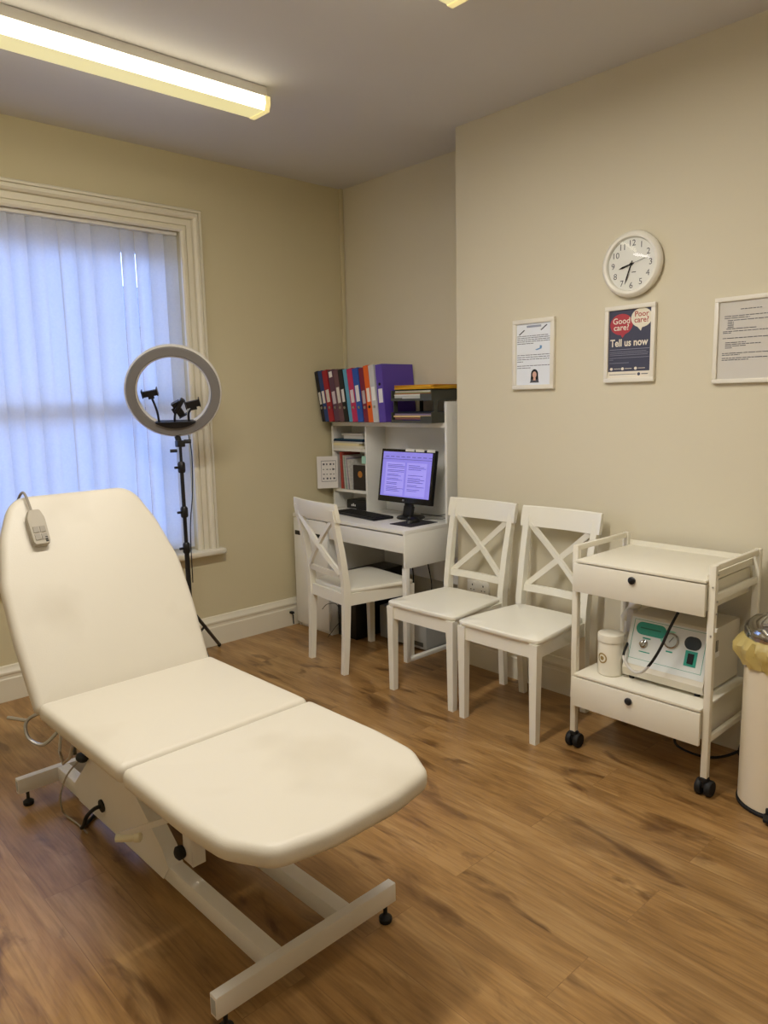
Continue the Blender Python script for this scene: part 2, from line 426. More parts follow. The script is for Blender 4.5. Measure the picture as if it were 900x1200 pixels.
# ------------------------------------------------------------------ treatment couch
CX = -2.335
couch = thing('treatment_couch', 'cream leatherette treatment couch with raised backrest on a white steel base', 'treatment couch', (CX, -1.85, 0))
def pad(outline, t, r, crown, fn, name, m, parent):
    """outline: 2D loop; fn(u,v,w) -> world, w up through the thickness"""
    n = len(outline); pts = [Vector(p) for p in outline]
    cen = sum(pts, Vector((0, 0))) / n
    area = sum(pts[i].x * pts[(i + 1) % n].y - pts[(i + 1) % n].x * pts[i].y for i in range(n))
    sg = 1 if area > 0 else -1
    nr = []
    for i in range(n):
        d = (pts[(i + 1) % n] - pts[i - 1]).normalized(); nr.append(Vector((-d.y, d.x)) * sg)
    def ring(ins, w): return [fn(*(pts[i] + nr[i] * ins), w) for i in range(n)]
    rings = [ring(.012, 0), ring(.003, .006), ring(0, .016), ring(0, t - r)]
    for k in range(1, 6):
        a = k / 5 * PI / 2; rings.append(ring(r * (1 - math.cos(a)), t - r + r * math.sin(a)))
    base = [pts[i] + nr[i] * r for i in range(n)]
    for k in range(1, 7):
        f = 1 - k / 7; rings.append([fn(*(cen + (p - cen) * f), t + crown * (1 - f * f)) for p in base])
    rings.append([fn(*(cen + (p - cen) * .01), t + crown) for p in base])
    return MB().ring_loft(rings).build(name, m, parent, ang=60)
def densify(p, d=.04):
    q = []
    for i in range(len(p)):
        a = Vector(p[i]); b = Vector(p[(i + 1) % len(p)]); k = max(1, int((b - a).length / d))
        q += [tuple(a.lerp(b, j / k)) for j in range(k)]
    return q
ZT = .552; TH = .054
# seat pad
hw = .315
seat = chaikin(densify([(CX - hw, -2.172), (CX + hw, -2.172), (CX + hw, -1.578), (CX - hw, -1.578)], .05), 3)
pad(seat, TH, .022, .008, lambda u, v, w: (u, v, ZT - TH + w), 'seat_pad', M['leather'], couch)
leg = chaikin(densify([(CX - hw, -2.178), (CX + hw, -2.178), (CX + hw, -2.5), (CX + .302, -2.65), (CX + .24, -2.762), (CX + .10, -2.79), (CX - .10, -2.79), (CX - .24, -2.762), (CX - .302, -2.65), (CX - hw, -2.5)], .05), 3)
pad(leg, TH, .024, .008, lambda u, v, w: (u, v, ZT - TH + w), 'leg_pad', M['leather'], couch)
BA = math.atan2(1.17 - .552, -1.215 + 1.568); ca, sa = math.cos(BA), math.sin(BA)
def bk(u, v, w):  # u = x, v = up the backrest, w=TH front face
    q = TH - w
    return (u, -1.568 + v * ca + q * sa, ZT + v * sa - q * ca)
back = chaikin(densify([(CX - hw, -.036), (CX + hw, -.036), (CX + .328, .22), (CX + .326, .40), (CX + .285, .575), (CX + .235, .69), (CX + .19, .722), (CX - .19, .722), (CX - .235, .69), (CX - .285, .575), (CX - .322, .40), (CX - .325, .22)], .05), 3)
pad(back, TH, .024, .008, bk, 'backrest_pad', M['leather'], couch)
# steel base
z0, z1 = .056, .114
MB().box(-2.63, -2.04, -2.573, -2.543, z0, z1, bev=.003).build('cross_bar', M['metalw'], couch)
MB().box(-2.61, -2.02, -1.152, -1.122, z0, z1, bev=.003).build('cross_bar', M['metalw'], couch)
for xa in (-2.465, -2.235):
    MB().box(xa, xa + .045, -2.543, -1.152, z0 + .002, z1 - .001, bev=.003).build('base_rail', M['metalw'], couch)
for fx, fy in ((-2.60, -2.558), (-2.07, -2.558), (-2.575, -1.137), (-2.06, -1.137)):
    MB().lathe([(.017, 0), (.019, .004), (.019, .014), (.012, .02), (.006, .024), (.006, .064)], (fx, fy, 0), 16).build('foot', M['rubber'], couch)
for fx, fy in ((-2.63, -2.558), (-2.61, -1.137)):
    MB().box(fx - .001, fx + .004, fy - .011, fy + .011, z0 + .008, z1 - .008, bev=.002).build('end_plug', M['pcgrey'], couch)
# gusset housings and lift arms
gus = [(-1.325, z1 - .002), (-1.36, z0 + .003), (-2.0, z0 + .003), (-2.04, z1 - .002), (-2.006, .158), (-1.72, .355), (-1.70, .467), (-1.57, .467), (-1.565, .34)]
for xa in (-2.468, -2.236):
    MB().prism(gus, xa, xa + .048, 'x').build('lift_housing', M['metalw'], couch)
MB().box(-2.42, -2.236, -1.74, -1.56, .16, .40, bev=.01).build('motor_unit', M['metalw'], couch)
MB().bar((-2.39, -1.45, .16), (-2.39, -2.22, .43), .035, .05, bev=.003).bar((-2.27, -1.45, .16), (-2.27, -2.22, .43), .035, .05, bev=.003).build('lift_arm', M['metalw'], couch)
sf = MB()
sf.box(-2.53, -2.495, -2.62, -1.60, .466, .497, bev=.003).box(-2.175, -2.14, -2.62, -1.60, .466, .497, bev=.003)
for yy in (-2.60, -2.2, -1.62): sf.box(-2.495, -2.175, yy - .018, yy + .018, .468, .495, bev=.003)
sf.build('pad_frame', M['metalw'], couch)
for xx in (-2.50, -2.17):
    MB().bar(bk(xx, .02, -.014), bk(xx, .60, -.014), .03, .026, up=(0, 1, 0)).build('backrest_frame', M['metalw'], couch)
# bracket with knob and channel
MB().box(-2.466, -2.456, -2.19, -2.135, .185, .468, bev=.002).box(-2.466, -2.425, -2.188, -2.18, .185, .27).build('bracket', M['metalw'], couch)
MB().lathe([(.018, 0), (.02, .006), (.02, .018), (.012, .024)], (-2.466, -2.135, .212), 14, '-x').build('bracket_knob', M['rubber'], couch)
MB().box(-2.46, -2.43, -2.13, -2.085, .265, .31).box(-2.462, -2.43, -2.09, -2.03, .28, .468).build('channel_plate', M['metalw'], couch)
MB().bar((-2.44, -2.10, .30), (-2.575, -1.975, .242), .006, .018).bar((-2.44, -2.10, .467), (-2.44, -2.10, .30), .018, .006, up=(0, 1, 0)).build('lever', M['metalw'], couch)
MB().lathe([(.003, 0), (.012, .003), (.0125, .048), (.0105, .056), (.015, .058), (.015, .072), (.009, .078)], (0, 0, 0), 14, 'y').build('lever_grip', M['grip'], couch, world=False).matrix_local = Matrix.Translation(Vector((-2.59, -1.962, .232)) - couch.location) @ Matrix.Rotation(math.atan2(-.66, .75) - PI / 2, 4, 'Z')
MB().lathe([(.022, 0), (.022, .006), (.014, .008)], (-2.468, -1.571, .125), 18, '-x').build('cable_grommet', M['rubber'], couch)
def spline(pts, n=10):
    P_ = [Vector(p) for p in pts]; P_ = [P_[0]] + P_ + [P_[-1]]; out = []
    for i in range(1, len(P_) - 2):
        a, b, c, d = P_[i - 1:i + 3]
        for k in range(n):
            t = k / n
            out.append(.5 * ((2 * b) + (-a + c) * t + (2 * a - 5 * b + 4 * c - d) * t * t + (-a + 3 * b - 3 * c + d) * t ** 3))
    out.append(P_[-2]); return out
MB().tube(spline([(-2.47, -1.571, .125), (-2.495, -1.567, .122), (-2.512, -1.54, .09), (-2.51, -1.50, .04), (-2.50, -1.46, .012), (-2.42, -1.40, .009)]), .007, 8).build('power_cable', M['rubber'], couch)
MB().tube(spline([(-2.49, -1.45, .255), (-2.525, -1.42, .2), (-2.535, -1.37, .11), (-2.525, -1.34, .04), (-2.51, -1.34, .008), (-2.50, -1.42, .005), (-2.50, -1.50, .005)]), .0035, 6).build('handset_cable', M['remote'], couch)
MB().sphere((-2.485, -1.47, .272), .026, 14, (.8, 1.2, .62)).build('cable_socket', M['rubber'], couch)
MB().box(-2.50, -2.488, -1.43, -1.415, .27, .497).build('hook_mount', M['steel'], couch)
# wire roll holders on the left side
MB().tube([(-2.60, -1.63, .468), (-2.615, -1.64, .40), (-2.62, -1.68, .375), (-2.61, -1.71, .40), (-2.60, -1.715, .44)], .005, 8).build('roll_hook', M['steel'], couch)
MB().tube(spline([(-2.60, -1.52, .50), (-2.66, -1.50, .475), (-2.67, -1.53, .43), (-2.645, -1.585, .415), (-2.60, -1.60, .45)], 5), .006, 8).tube([(-2.66, -1.50, .475), (-2.70, -1.44, .48)], .006, 8).build('roll_hook', M['steel'], couch)
# handset hung over the top edge of the backrest
hx = -2.505
def hk(u, v, w): return Vector(bk(hx + u, v, TH + w))
hs_ = MB()
ol = chaikin([(-.029, 0.0), (.029, 0.0), (.031, .095), (.019, .128), (-.019, .128), (-.031, .095)], 2, .1)
rings = [[hk(u * k, v0 + .56 if False else .52 + v0 * 1.0, w) for u, v0 in ol] for k, w in ((.92, .009), (1, .013), (1, .028), (.93, .034))]
hset = thing('couch_handset', 'grey remote handset hooked over the top left of the couch backrest', 'remote control', tuple(hk(0, .52, .01)))
hs_.ring_loft(rings).build('casing', M['remote'], hset, ang=30)
kb = MB()
for v0 in (.02, .052): kb.prism([(0, 0)], 0, 1) if False else None
for v0, v1 in ((.534, .556), (.562, .584)):
    for u0, u1 in ((-.02, -.002), (.002, .02)):
        kb.hexa([hk(u0, v0, .033), hk(u1, v0, .033), hk(u1, v1, .033), hk(u0, v1, .033), hk(u0, v0, .0365), hk(u1, v0, .0365), hk(u1, v1, .0365), hk(u0, v1, .0365)])
kb.build('key', M['remoted'], hset)
sy = MB()
for k in range(3): sy.hexa([hk(.012, .526 + k * .007, .033), hk(.02, .526 + k * .007, .033), hk(.02, .529 + k * .007, .033), hk(.012, .529 + k * .007, .033)] + [hk(.012, .526 + k * .007, .0372), hk(.02, .526 + k * .007, .0372), hk(.02, .529 + k * .007, .0372), hk(.012, .529 + k * .007, .0372)])
sy.build('key_symbol', M['inkd'], hset)
MB().tube(spline([hk(-.004, .652, .02), hk(-.006, .70, .016), hk(-.008, .728, .006), hk(-.008, .737, -.03), hk(-.008, .728, -.078), hk(-.008, .70, -.085)], 5), .0045, 8).build('hook', M['remoted'], hset)

CROT = R(1.1); cpiv = Vector((CX, -1.577, 0))
for o_ in (couch, hset):
    v = o_.location - cpiv; v.rotate(Matrix.Rotation(CROT, 3, 'Z')); o_.location = cpiv + v; o_.rotation_euler = (0, 0, CROT)

# ------------------------------------------------------------------ ring light on a tripod
PX, PY = -1.434, -.30
rl = thing('ring_light', 'unlit ring light with phone holders on a black tripod by the window', 'ring light', (PX, PY, 0))
for a in (40, -100, 165):
    tx, ty = PX + .405 * math.cos(R(a)), PY + .30 * 0 + .405 * math.sin(R(a))
    if a == 40: tx, ty = -1.128, -.055
    if a == 165: ty = min(ty, -.06)
    MB().bar((PX + (tx - PX) * .04, PY + (ty - PY) * .04, .34), (tx, ty, .014), .012, .018, bev=.002).build('leg', M['black'], rl)
    MB().bar((PX + (tx - PX) * .04, PY + (ty - PY) * .04, .17), (PX + (tx - PX) * .5, PY + (ty - PY) * .5, .195), .01, .01).build('brace', M['black'], rl)
    MB().sphere((tx, ty, .012), .012, 10).build('rubber_foot', M['rubber'], rl)
MB().cyl((PX, PY, .12), (PX, PY, .70), .0135).build('pole', M['black'], rl)
MB().cyl((PX, PY, .70), (PX, PY, 1.14), .0105).build('pole', M['black'], rl)
MB().cyl((PX, PY, 1.14), (PX, PY, 1.27), .008).build('pole', M['black'], rl)
for z in (.15, .335): MB().lathe([(.02, z - .02), (.023, z - .01), (.023, z + .02), (.018, z + .03)], (PX, PY, 0), 16).build('collar', M['black'], rl)
for z in (.70, .90, 1.145):
    MB().lathe([(.016, z - .03), (.02, z - .022), (.02, z + .02), (.014, z + .03)], (PX, PY, 0), 16).cyl((PX - .02, PY + .0, z), (PX - .04, PY + .0, z), .007, 10).build('clamp', M['black'], rl)
NR = Vector((-.50, -.86, -.30)).normalized()
UR = (Vector((0, 0, 1)) - NR * NR.z).normalized(); SR = UR.cross(NR).normalized()   # SR: viewer's right
RC = Vector((PX - .035, PY - .03, 1.548))
def rp(s, u, n): return RC + SR * s + UR * u + NR * n
def annulus(prof, n=72):
    rings = []
    for j in range(n):
        a = 2 * PI * j / n; rings.append([rp(r * math.cos(a), r * math.sin(a), d) for r, d in prof])
    return MB().ring_loft(rings, closed=True)
RO, RI = .248, .184
annulus([(RO, -.022), (RO + .001, .0), (RO - .004, .008), (RI + .004, .008), (RI - .001, 0), (RI, -.022)]).build('ring_body', M['metalw'], rl)
annulus([(RO - .006, .006), (RO - .012, .016), (RI + .012, .016), (RI + .006, .006)]).build('ring_diffuser', M['diff'], rl)
# accessory tray: crescent at the bottom of the ring
tr = []
for d in (-.012, .03):
    tr.append([rp(-.105 + .21 * k / 16, -.158, d) for k in range(17)] + [rp(.105 - .21 * k / 16, -.158 - (math.sqrt(max(0, .186 ** 2 - (.105 - .21 * k / 16) ** 2)) - .150), d) for k in range(17)])
MB().ring_loft(tr).build('accessory_tray', M['black'], rl)
def holder(base, mid, top, ang, w, h):
    hd = MB().tube(spline([rp(*base), rp(*mid), rp(*top)], 6), .006, 8).build('gooseneck', M['black'], rl)
    ca_, sa_ = math.cos(R(ang)), math.sin(R(ang))
    def q(a, b, d): return rp(top[0] + a * ca_ - b * sa_, top[1] + a * sa_ + b * ca_, top[2] + d)
    m = MB()
    def bx(a0, a1, b0, b1, d0, d1): m.hexa([q(a0, b0, d0), q(a1, b0, d0), q(a1, b1, d0), q(a0, b1, d0), q(a0, b0, d1), q(a1, b0, d1), q(a1, b1, d1), q(a0, b1, d1)])
    bx(-w, w, -.004, h, -.01, .006); bx(-w - .005, -w, -.002, h + .012, -.01, .028); bx(w, w + .005, -.002, h + .012, -.01, .028); bx(-.015, .015, -.018, -.004, -.008, .005)
    m.build('phone_clamp', M['black'], rl)
holder((-.085, -.16, .01), (-.092, -.09, .02), (-.115, -.012, .02), 10, .036, .026)
holder((-.005, -.16, .012), (-.002, -.13, .02), (.006, -.095, .02), -62, .038, .03)
holder((.07, -.16, .01), (.072, -.11, .018), (.098, -.075, .022), 12, .034, .03)
MB().bar(rp(.006, -.10, .02), rp(.045, -.035, .02), .022, .045, bev=.004, up=NR).build('remote_holder', M['black'], rl)
# neck
MB().cyl(rp(0, -RO + .004, -.01), (PX, PY, 1.262), .016, 14).box(PX - .022, PX + .022, PY - .018, PY + .018, 1.255, 1.29, bev=.004).build('tilt_joint', M['black'], rl)
MB().cyl((PX + .018, PY - .01, 1.283), (PX + .05, PY - .03, 1.283), .011, 12).cyl((PX - .015, PY + .01, 1.235), (PX - .05, PY + .02, 1.235), .009, 12).build('joint_knob', M['black'], rl)
MB().tube(spline([rp(.06, -RO + .01, -.01), (PX + .055, PY - .02, 1.2), (PX + .05, PY - .01, 1.0), (PX + .03, PY, .8), (PX + .025, PY, .5)]), .003, 6).build('power_lead', M['black'], rl)

# ------------------------------------------------------------------ chairs
def make_chair(label):
    t = thing('dining_chair', label, 'chair', group='white cross-back chairs')
    m = M['chairw']; kw = dict(world=False)
    ol = chaikin([(-.20, -.185), (.235, -.232), (.235, .232), (-.20, .185)], 1, .06)
    ol = chaikin(ol, 2, .2)
    rings = [[(x_ * k + .0, y_ * k, z) for x_, y_ in ol] for k, z in ((.975, .447), (.995, .452), (1, .460), (.995, .467), (.975, .471), (.6, .470), (.1, .469))]
    MB().ring_loft(rings).build('seat', m, t, **kw)
    for s in (-1, 1):
        # front leg: square, tapered
        y = s * .198; b = MB()
        b.hexa([(.197, y - .015, 0), (.229, y - .015, 0), (.229, y + .015, 0), (.197, y + .015, 0), (.192, y - .021, .447), (.233, y - .021, .447), (.233, y + .021, .447), (.192, y + .021, .447)])
        b.build('leg', m, t, **kw)
        # rear leg and back post in one swept piece
        pts = [(-.225, s * .176, 0), (-.212, s * .178, .2), (-.205, s * .18, .40), (-.207, s * .181, .50), (-.232, s * .184, .68), (-.268, s * .188, .86), (-.281, s * .19, .915)]
        hx_ = [.015, .018, .021, .021, .018, .016, .013]
        rings = [[(p[0] - h, p[1] - .016, p[2]), (p[0] + h, p[1] - .016, p[2]), (p[0] + h, p[1] + .016, p[2]), (p[0] - h, p[1] + .016, p[2])] for p, h in zip(pts, hx_)]
        MB().ring_loft(rings).build('rear_leg', m, t, ang=30, **kw)
    ap = MB()
    ap.bar((.213, -.18, .415), (.213, .18, .415), .02, .064).build('apron', m, t, **kw)
    ap = MB(); ap.bar((-.205, -.165, .415), (-.205, .165, .415), .02, .064).build('apron', m, t, **kw)
    for s in (-1, 1): MB().bar((-.19, s * .183, .415), (.195, s * .2, .415), .018, .064).build('apron', m, t, **kw)
    # curved top rail
    rows = []; n = 12
    for k in range(n + 1):
        u = -1 + 2 * k / n; y = u * .218; bow = .022 * (u * u) - .02
        sec = []
        for dx, z in ((-.012, .852), (.010, .852), (.010, .90), (.006, .945), (.0, .951), (-.009, .949), (-.016, .90)):
            lean = (z - .86) * -.18
            sec.append((-.262 + dx + bow + lean, y, z))
        rows.append(sec)
    MB().ring_loft(rows).build('top_rail', m, t, ang=30, **kw)
    rows = []
    for k in range(9):
        u = -1 + k / 4; bow = .012 * (u * u) - .012
        rows.append([(-.215 + dx + bow, u * .17, z) for dx, z in ((-.009, .535), (.009, .535), (.005, .568), (-.013, .568))])
    MB().ring_loft(rows).build('lower_rail', m, t, ang=30, **kw)
    for s in (-1, 1):
        pts = [(-.225 - .047 * k / 6 - .012 * math.sin(PI * k / 6) - s * .003, s * (-.165 + .33 * k / 6), .562 + .296 * k / 6) for k in range(7)]
        MB().tube(pts, .015, 4, sect=[(-.008, -.0135), (.008, -.0135), (.008, .0135), (-.008, .0135)]).build('cross_bar', m, t, ang=30, **kw)
    return t
def copy_tree(o, parent=None):
    c = o.copy(); col.objects.link(c); c.parent = parent
    for ch in [k for k in scn.objects if k.parent == o]: copy_tree(ch, c)
    return c
ch1 = make_chair('white cross-back chair pulled up to the desk, seen from behind')
ch2 = copy_tree(ch1); ch2['label'] = 'white cross-back chair against the right wall, beside the desk corner'
ch3 = copy_tree(ch1); ch3['label'] = 'white cross-back chair against the right wall, beside the trolley'
ch1.location = (-.642, -.825, 0); ch1.rotation_euler = (0, 0, R(-7))
ch2.location = (-.622, -1.506, 0); ch2.rotation_euler = (0, 0, PI + R(1.8))
ch3.location = (-.628, -1.992, 0); ch3.rotation_euler = (0, 0, PI + R(1))

# ------------------------------------------------------------------ desk
DZ = .762; DY0, DY1 = -1.095, -.045; DX0, DX1 = -.53, -.03
desk = thing('desk', 'white computer desk standing in the alcove by the corner', 'desk', (-.28, -.57, 0))
m = M['desk']
MB().box(DX0, DX1, DY0, DY1, DZ - .022, DZ, bev=.002).build('desk_top', m, desk)
MB().box(DX0, DX1, DY0, DY0 + .016, .545, DZ - .022, bev=.001).build('side_panel', m, desk)
MB().box(DX0 + .002, DX0 + .034, DY0, DY0 + .03, .0, .545, bev=.002).build('leg', m, desk)
MB().box(DX1 - .034, DX1 - .002, DY0, DY0 + .03, .0, .545, bev=.002).build('leg', m, desk)
MB().box(DX0 + .034, DX1 - .034, DY0, DY0 + .028, .0, .022, bev=.002).build('foot_bar', m, desk)
MB().box(DX0 + .004, DX0 + .022, DY0 + .018, -.412, .632, .732, bev=.0015).build('drawer_front', m, desk)
MB().box(DX0 + .03, DX1 - .05, DY0 + .03, -.43, .64, .70).build('drawer_box', m, desk)
MB().box(DX1 - .018, DX1 - .002, DY0 + .016, -.40, .36, DZ - .022).build('back_panel', m, desk)
cb = MB()
cb.box(DX0 + .022, DX1, DY1 - .016, DY1, .0, DZ - .022).box(DX0 + .022, DX1, -.392, -.376, .0, DZ - .022).box(DX0 + .022, DX1, -.376, DY1 - .016, .03, .046).box(DX1 - .016, DX1, -.376, DY1 - .016, .046, DZ - .022).box(DX0 + .03, DX0 + .04, -.376, DY1 - .016, .0, .03)
cb.build('cabinet_carcass', m, desk)
dr = MB().box(DX0 + .002, DX0 + .02, -.391, -.212, .03, .734, bev=.0015).build('cabinet_door', m, desk)
MB().box(DX0 + .0005, DX0 + .003, -.325, -.25, .622, .65).build('handle_slot', M['black'], dr)
dr = MB().box(DX0 + .002, DX0 + .02, -.208, DY1 - .001, .03, .734, bev=.0015).build('cabinet_door', m, desk)
MB().box(DX0 + .0005, DX0 + .003, -.115, -.06, .622, .65).build('handle_slot', M['black'], dr)
# hutch
hut = thing('desk_hutch', 'white shelf unit standing on the back of the desk', 'shelf unit', (-.10, -.57, DZ))
HX0, HX1 = -.185, -.012; ST = 1.345
MB().box(HX0, HX1, DY0 - .004, DY0 + .014, DZ, 1.466, bev=.001).build('side_panel', m, hut)
MB().box(HX0, HX1, -.062, -.044, DZ, 1.34, bev=.001).build('side_panel', m, hut)
MB().box(HX0, HX1, -.40, -.384, DZ, ST - .028, bev=.001).build('divider', m, hut)
MB().box(HX0, HX1, DY0 + .014, -.044, ST - .028, ST, bev=.001).build('top_shelf', m, hut)
MB().box(HX0 + .002, HX1, -.384, -.062, 1.150, 1.168).build('shelf', m, hut)
MB().box(HX0 + .002, HX1, -.384, -.062, .876, .894).build('shelf', m, hut)
MB().box(HX1 - .006, HX1, DY0 + .014, -.062, DZ, ST - .028).build('back_panel', m, hut)

# ------------------------------------------------------------------ binders on the hutch
cols = [('16141A', .034, 'D8D6D0'), ('1F3F7C', .040, 'E6E4E0'), ('A0202E', .050, 'DAD6D0'), ('5B3B52', .052, 'CFC3CC'), ('6A4A52', .046, 'DAD6D0'), ('12161B', .040, 'E4E2DE'), ('5FA3C4', .034, None), ('C22B5C', .050, 'E0D6DC'), ('2452AE', .052, 'EAE8E6'), ('7E1D3A', .042, 'BDB2B4'), ('E8661B', .044, 'F2E6D8'), ('C9CACD', .046, 'F4F4F2'), ('5A42A8', .058, 'E8E6EA')]
blab = ['black ring binder at the left end of the binder row, against the window wall', 'dark blue ring binder second from the left end of the row', 'red ring binder third from the left, between blue and purple-grey ones', 'purple-grey ring binder with an extra label at its top', 'brownish mauve ring binder left of the plain black one', 'black ring binder in mid row beside the light blue one', 'light blue ring binder beside the pink one, with no label', 'pinkish red ring binder beside the bright blue one', 'bright blue ring binder with a large white spine label', 'maroon ring binder beside the orange one', 'orange ring binder on the desk shelf', 'pale grey ring binder between the orange and purple ones', 'purple ring binder beside the letter tray, its cover showing']
ycur = -.070
for i, ((c, t_, lc), lab) in enumerate(zip(cols, blab)):
    th = R(12.5 - i * .5); h = .335 + (.02 if i in (10, 11, 12) else 0) * .6; dp = .262
    if i == 12: th = R(5.0)
    mm = mat('binder_' + c, c, .4, var=.06)
    ct, st_ = math.cos(th), math.sin(th)
    # tilt toward +y: pivot is the lower +y edge
    def q(x_, y_, z_, yc=ycur, ct=ct, st_=st_): return Vector((x_, yc + y_ * ct + z_ * st_, ST + .001 - y_ * st_ * 1 + z_ * ct))
    x0, x1 = -.276 - (i % 3) * .002, -.016
    o_ = MB()
    def slab(ya, yb, xa, xb, za=0, zb=h, mb=o_, q=q):
        mb.hexa([q(xa, ya, za), q(xb, ya, za), q(xb, yb, za), q(xa, yb, za), q(xa, ya, zb), q(xb, ya, zb), q(xb, yb, zb), q(xa, yb, zb)])
    if th >= 0:
        # local y runs 0 .. -t
        slab(-.0025, 0, x0, x1); slab(-t_, -t_ + .0025, x0, x1); slab(-t_, 0, x0 - .002, x0 + .001)
    root = o_.build('ring_binder', mm, org=(x0, ycur - t_ / 2, ST + .001)); tag(root, lab, 'binder', 'ring binders on top of the desk shelf')
    # hutch shelf tilt compensation: drop so that the lowest corner rests on the shelf
    pg = MB(); slab(-t_ + .004, -.004, x0 + .03, x1 - .006, .012, h - .014, pg); pg.build('paper_block', M['paper'], root)
    if lc:
        lb = MB(); k0 = .34 + .02 * (i % 3); k1 = k0 + (.30 if i in (8, 4) else .24)
        w0, w1 = -t_ * .82, -t_ * .22
        slab(w0, w1, x0 - .0035, x0 - .0015, h * k0, h * k1, lb); lb.build('spine_label', mat('label_' + str(i), lc, .7), root)
    if i == 3:
        lb = MB(); slab(-t_ * .8, -t_ * .2, x0 - .0035, x0 - .0015, h * .86, h * .97, lb); lb.build('spine_label', M['paper'], root)
    if i != 6:
        zc = h * (.27 if i != 12 else .66); cc = [q(x0 - .003, -t_ / 2 + .009 * math.cos(a), zc + .009 * math.sin(a)) for a in [2 * PI * k / 14 for k in range(14)]]
        c2 = [p + Vector((-.003, 0, 0)) for p in cc]
        MB().ring_loft([cc, c2]).build('finger_ring', M['rubber'] if i in (10, 12) else M['steel'], root)
    ycur -= t_ / ct + .002
BINEND = ycur

# ------------------------------------------------------------------ letter tray and papers
TY0, TY1 = -1.076, max(-.745, -.745); TX0, TX1 = -.285, -.015
tray = thing('letter_tray', 'dark grey two-tier letter tray on the desk shelf, full of papers', 'letter tray', (-.15, -.91, ST))
for z in (ST + .001, ST + .128):
    b = MB(); b.box(TX0, TX1, TY0, TY1, z, z + .006).box(TX0, TX1, TY0, TY0 + .005, z + .006, z + .062).box(TX0, TX1, TY1 - .005, TY1, z + .006, z + .062).box(TX1 - .005, TX1, TY0 + .005, TY1 - .005, z + .006, z + .062)
    b.box(TX0, TX0 + .005, TY0 + .005, TY0 + .09, z + .006, z + .04).box(TX0, TX0 + .005, TY1 - .09, TY1 - .005, z + .006, z + .018)
    b.box(TX0, TX0 + .005, TY0 + .09, TY1 - .09, z + .006, z + .014)
    b.build('tier', M['dgrey'], tray)
for xx in (TX0 + .02, TX1 - .03):
    for yy in (TY0, TY1 - .005): MB().box(xx, xx + .03, yy, yy + .005, ST + .063, ST + .128).build('riser', M['dgrey'], tray)
def sheetstack(name, label, cat, group, x0, x1, y0, y1, z0, z1, c, rz=0, bev=.001):
    cx, cy = (x0 + x1) / 2, (y0 + y1) / 2
    mt = Matrix.Translation((cx, cy, 0)) @ Matrix.Rotation(R(rz), 4, 'Z') @ Matrix.Translation((-cx, -cy, 0))
    o = MB().box(x0, x1, y0, y1, z0, z1, bev=bev, seg=1, mtx=mt).build(name, mat('p_' + c, c, .7, var=.04, spec=.25), org=(cx, cy, z0)); return tag(o, label, cat, group)
z = ST + .0085
for c, h, dx, lab in (('3A2A66', .012, 0, 'deep purple document folder at the bottom of the lower tray tier'), ('B57F77', .012, .006, 'dusty pink document folder in the lower tray tier'), ('E0C48E', .010, -.006, 'cream card folder in the lower tray tier'), ('8A7C98', .012, .004, 'mauve-grey folder on the lower tray tier heap'), ('20263A', .008, 0, 'dark navy folder topmost in the lower tray tier')):
    sheetstack('document_folder', lab, 'folder', 'folders in the lower tray tier', TX0 + .012 + dx, TX1 - .03, TY0 + .012 + abs(dx), TY1 - .012, z, z + h, c); z += h + .0005
z = ST + .136
for c, h, dx, rz, lab in (('C6C9C4', .022, 0, 0, 'thick grey paper stack at the bottom of the upper tray tier'), ('E6E6E0', .008, -.004, -1.5, 'white paper sheaf low in the upper tray tier'), ('B7653A', .005, .005, 1.5, 'thin orange-brown folder in the upper tray tier'), ('A9B07A', .005, 0, -2, 'thin olive folder in the upper tray tier'), ('D8D4CC', .010, .006, 1, 'pale paper sheaf in the middle of the upper tray tier'), ('2F4A35', .006, .004, -2, 'dark green folder under the yellow ones')):
    sheetstack('paper_stack', lab, 'paper stack', 'papers in the upper tray tier', TX0 + .008 + dx, TX1 - .03, TY0 + .022, TY1 - .022, z, z + h, c, rz * .3); z += h + .0005
z = max(z, ST + .1925)
for c, h, rz, lab in (('D9A32B', .009, 2, 'amber folder lowest of the yellow ones on the tray'), ('E2B13A', .008, -1.5, 'golden yellow folder in the middle of the yellow ones'), ('C98A22', .006, 3, 'ochre folder topmost on the letter tray')):
    sheetstack('document_folder', lab, 'folder', 'yellow folders on top of the tray', TX0 - .005, TX1 - .015, TY0 - .01, TY1 - .035, z, z + h, c, rz); z += h + .0005

# ------------------------------------------------------------------ books and papers in the hutch shelves
z = 1.1685
for c, y0, y1, h, lab in (('E6E2D2', -.365, -.068, .017, 'cream booklet at the bottom of the top left cubby'), ('EADFB4', -.330, -.066, .018, 'pale yellow book second from the bottom in the cubby'), ('C9C6BC', -.365, -.075, .010, 'grey papers above the pale yellow book'), ('20304E', -.370, -.070, .009, 'navy folder in the top left cubby'), ('274E63', -.365, -.075, .007, 'dark teal folder lying on the navy one')):
    sheetstack('book', lab, 'book', 'flat books in the top left cubby', HX0 - .004, HX1 - .02, y0, y1, z, z + h, c); z += h + .0005
for c, y0, y1, h, rz, lab in (('DAD8D2', -.35, -.16, .022, 2, 'thick white paper pad on the cubby heap'), ('D0CCC4', -.36, -.13, .012, -4, 'loose white papers topmost in the cubby')):
    sheetstack('paper_stack', lab, 'paper stack', 'papers in the top left cubby', HX0 + .012, HX1 - .03, y0, y1, z, z + h, c, rz); z += h + .001
y = -.128
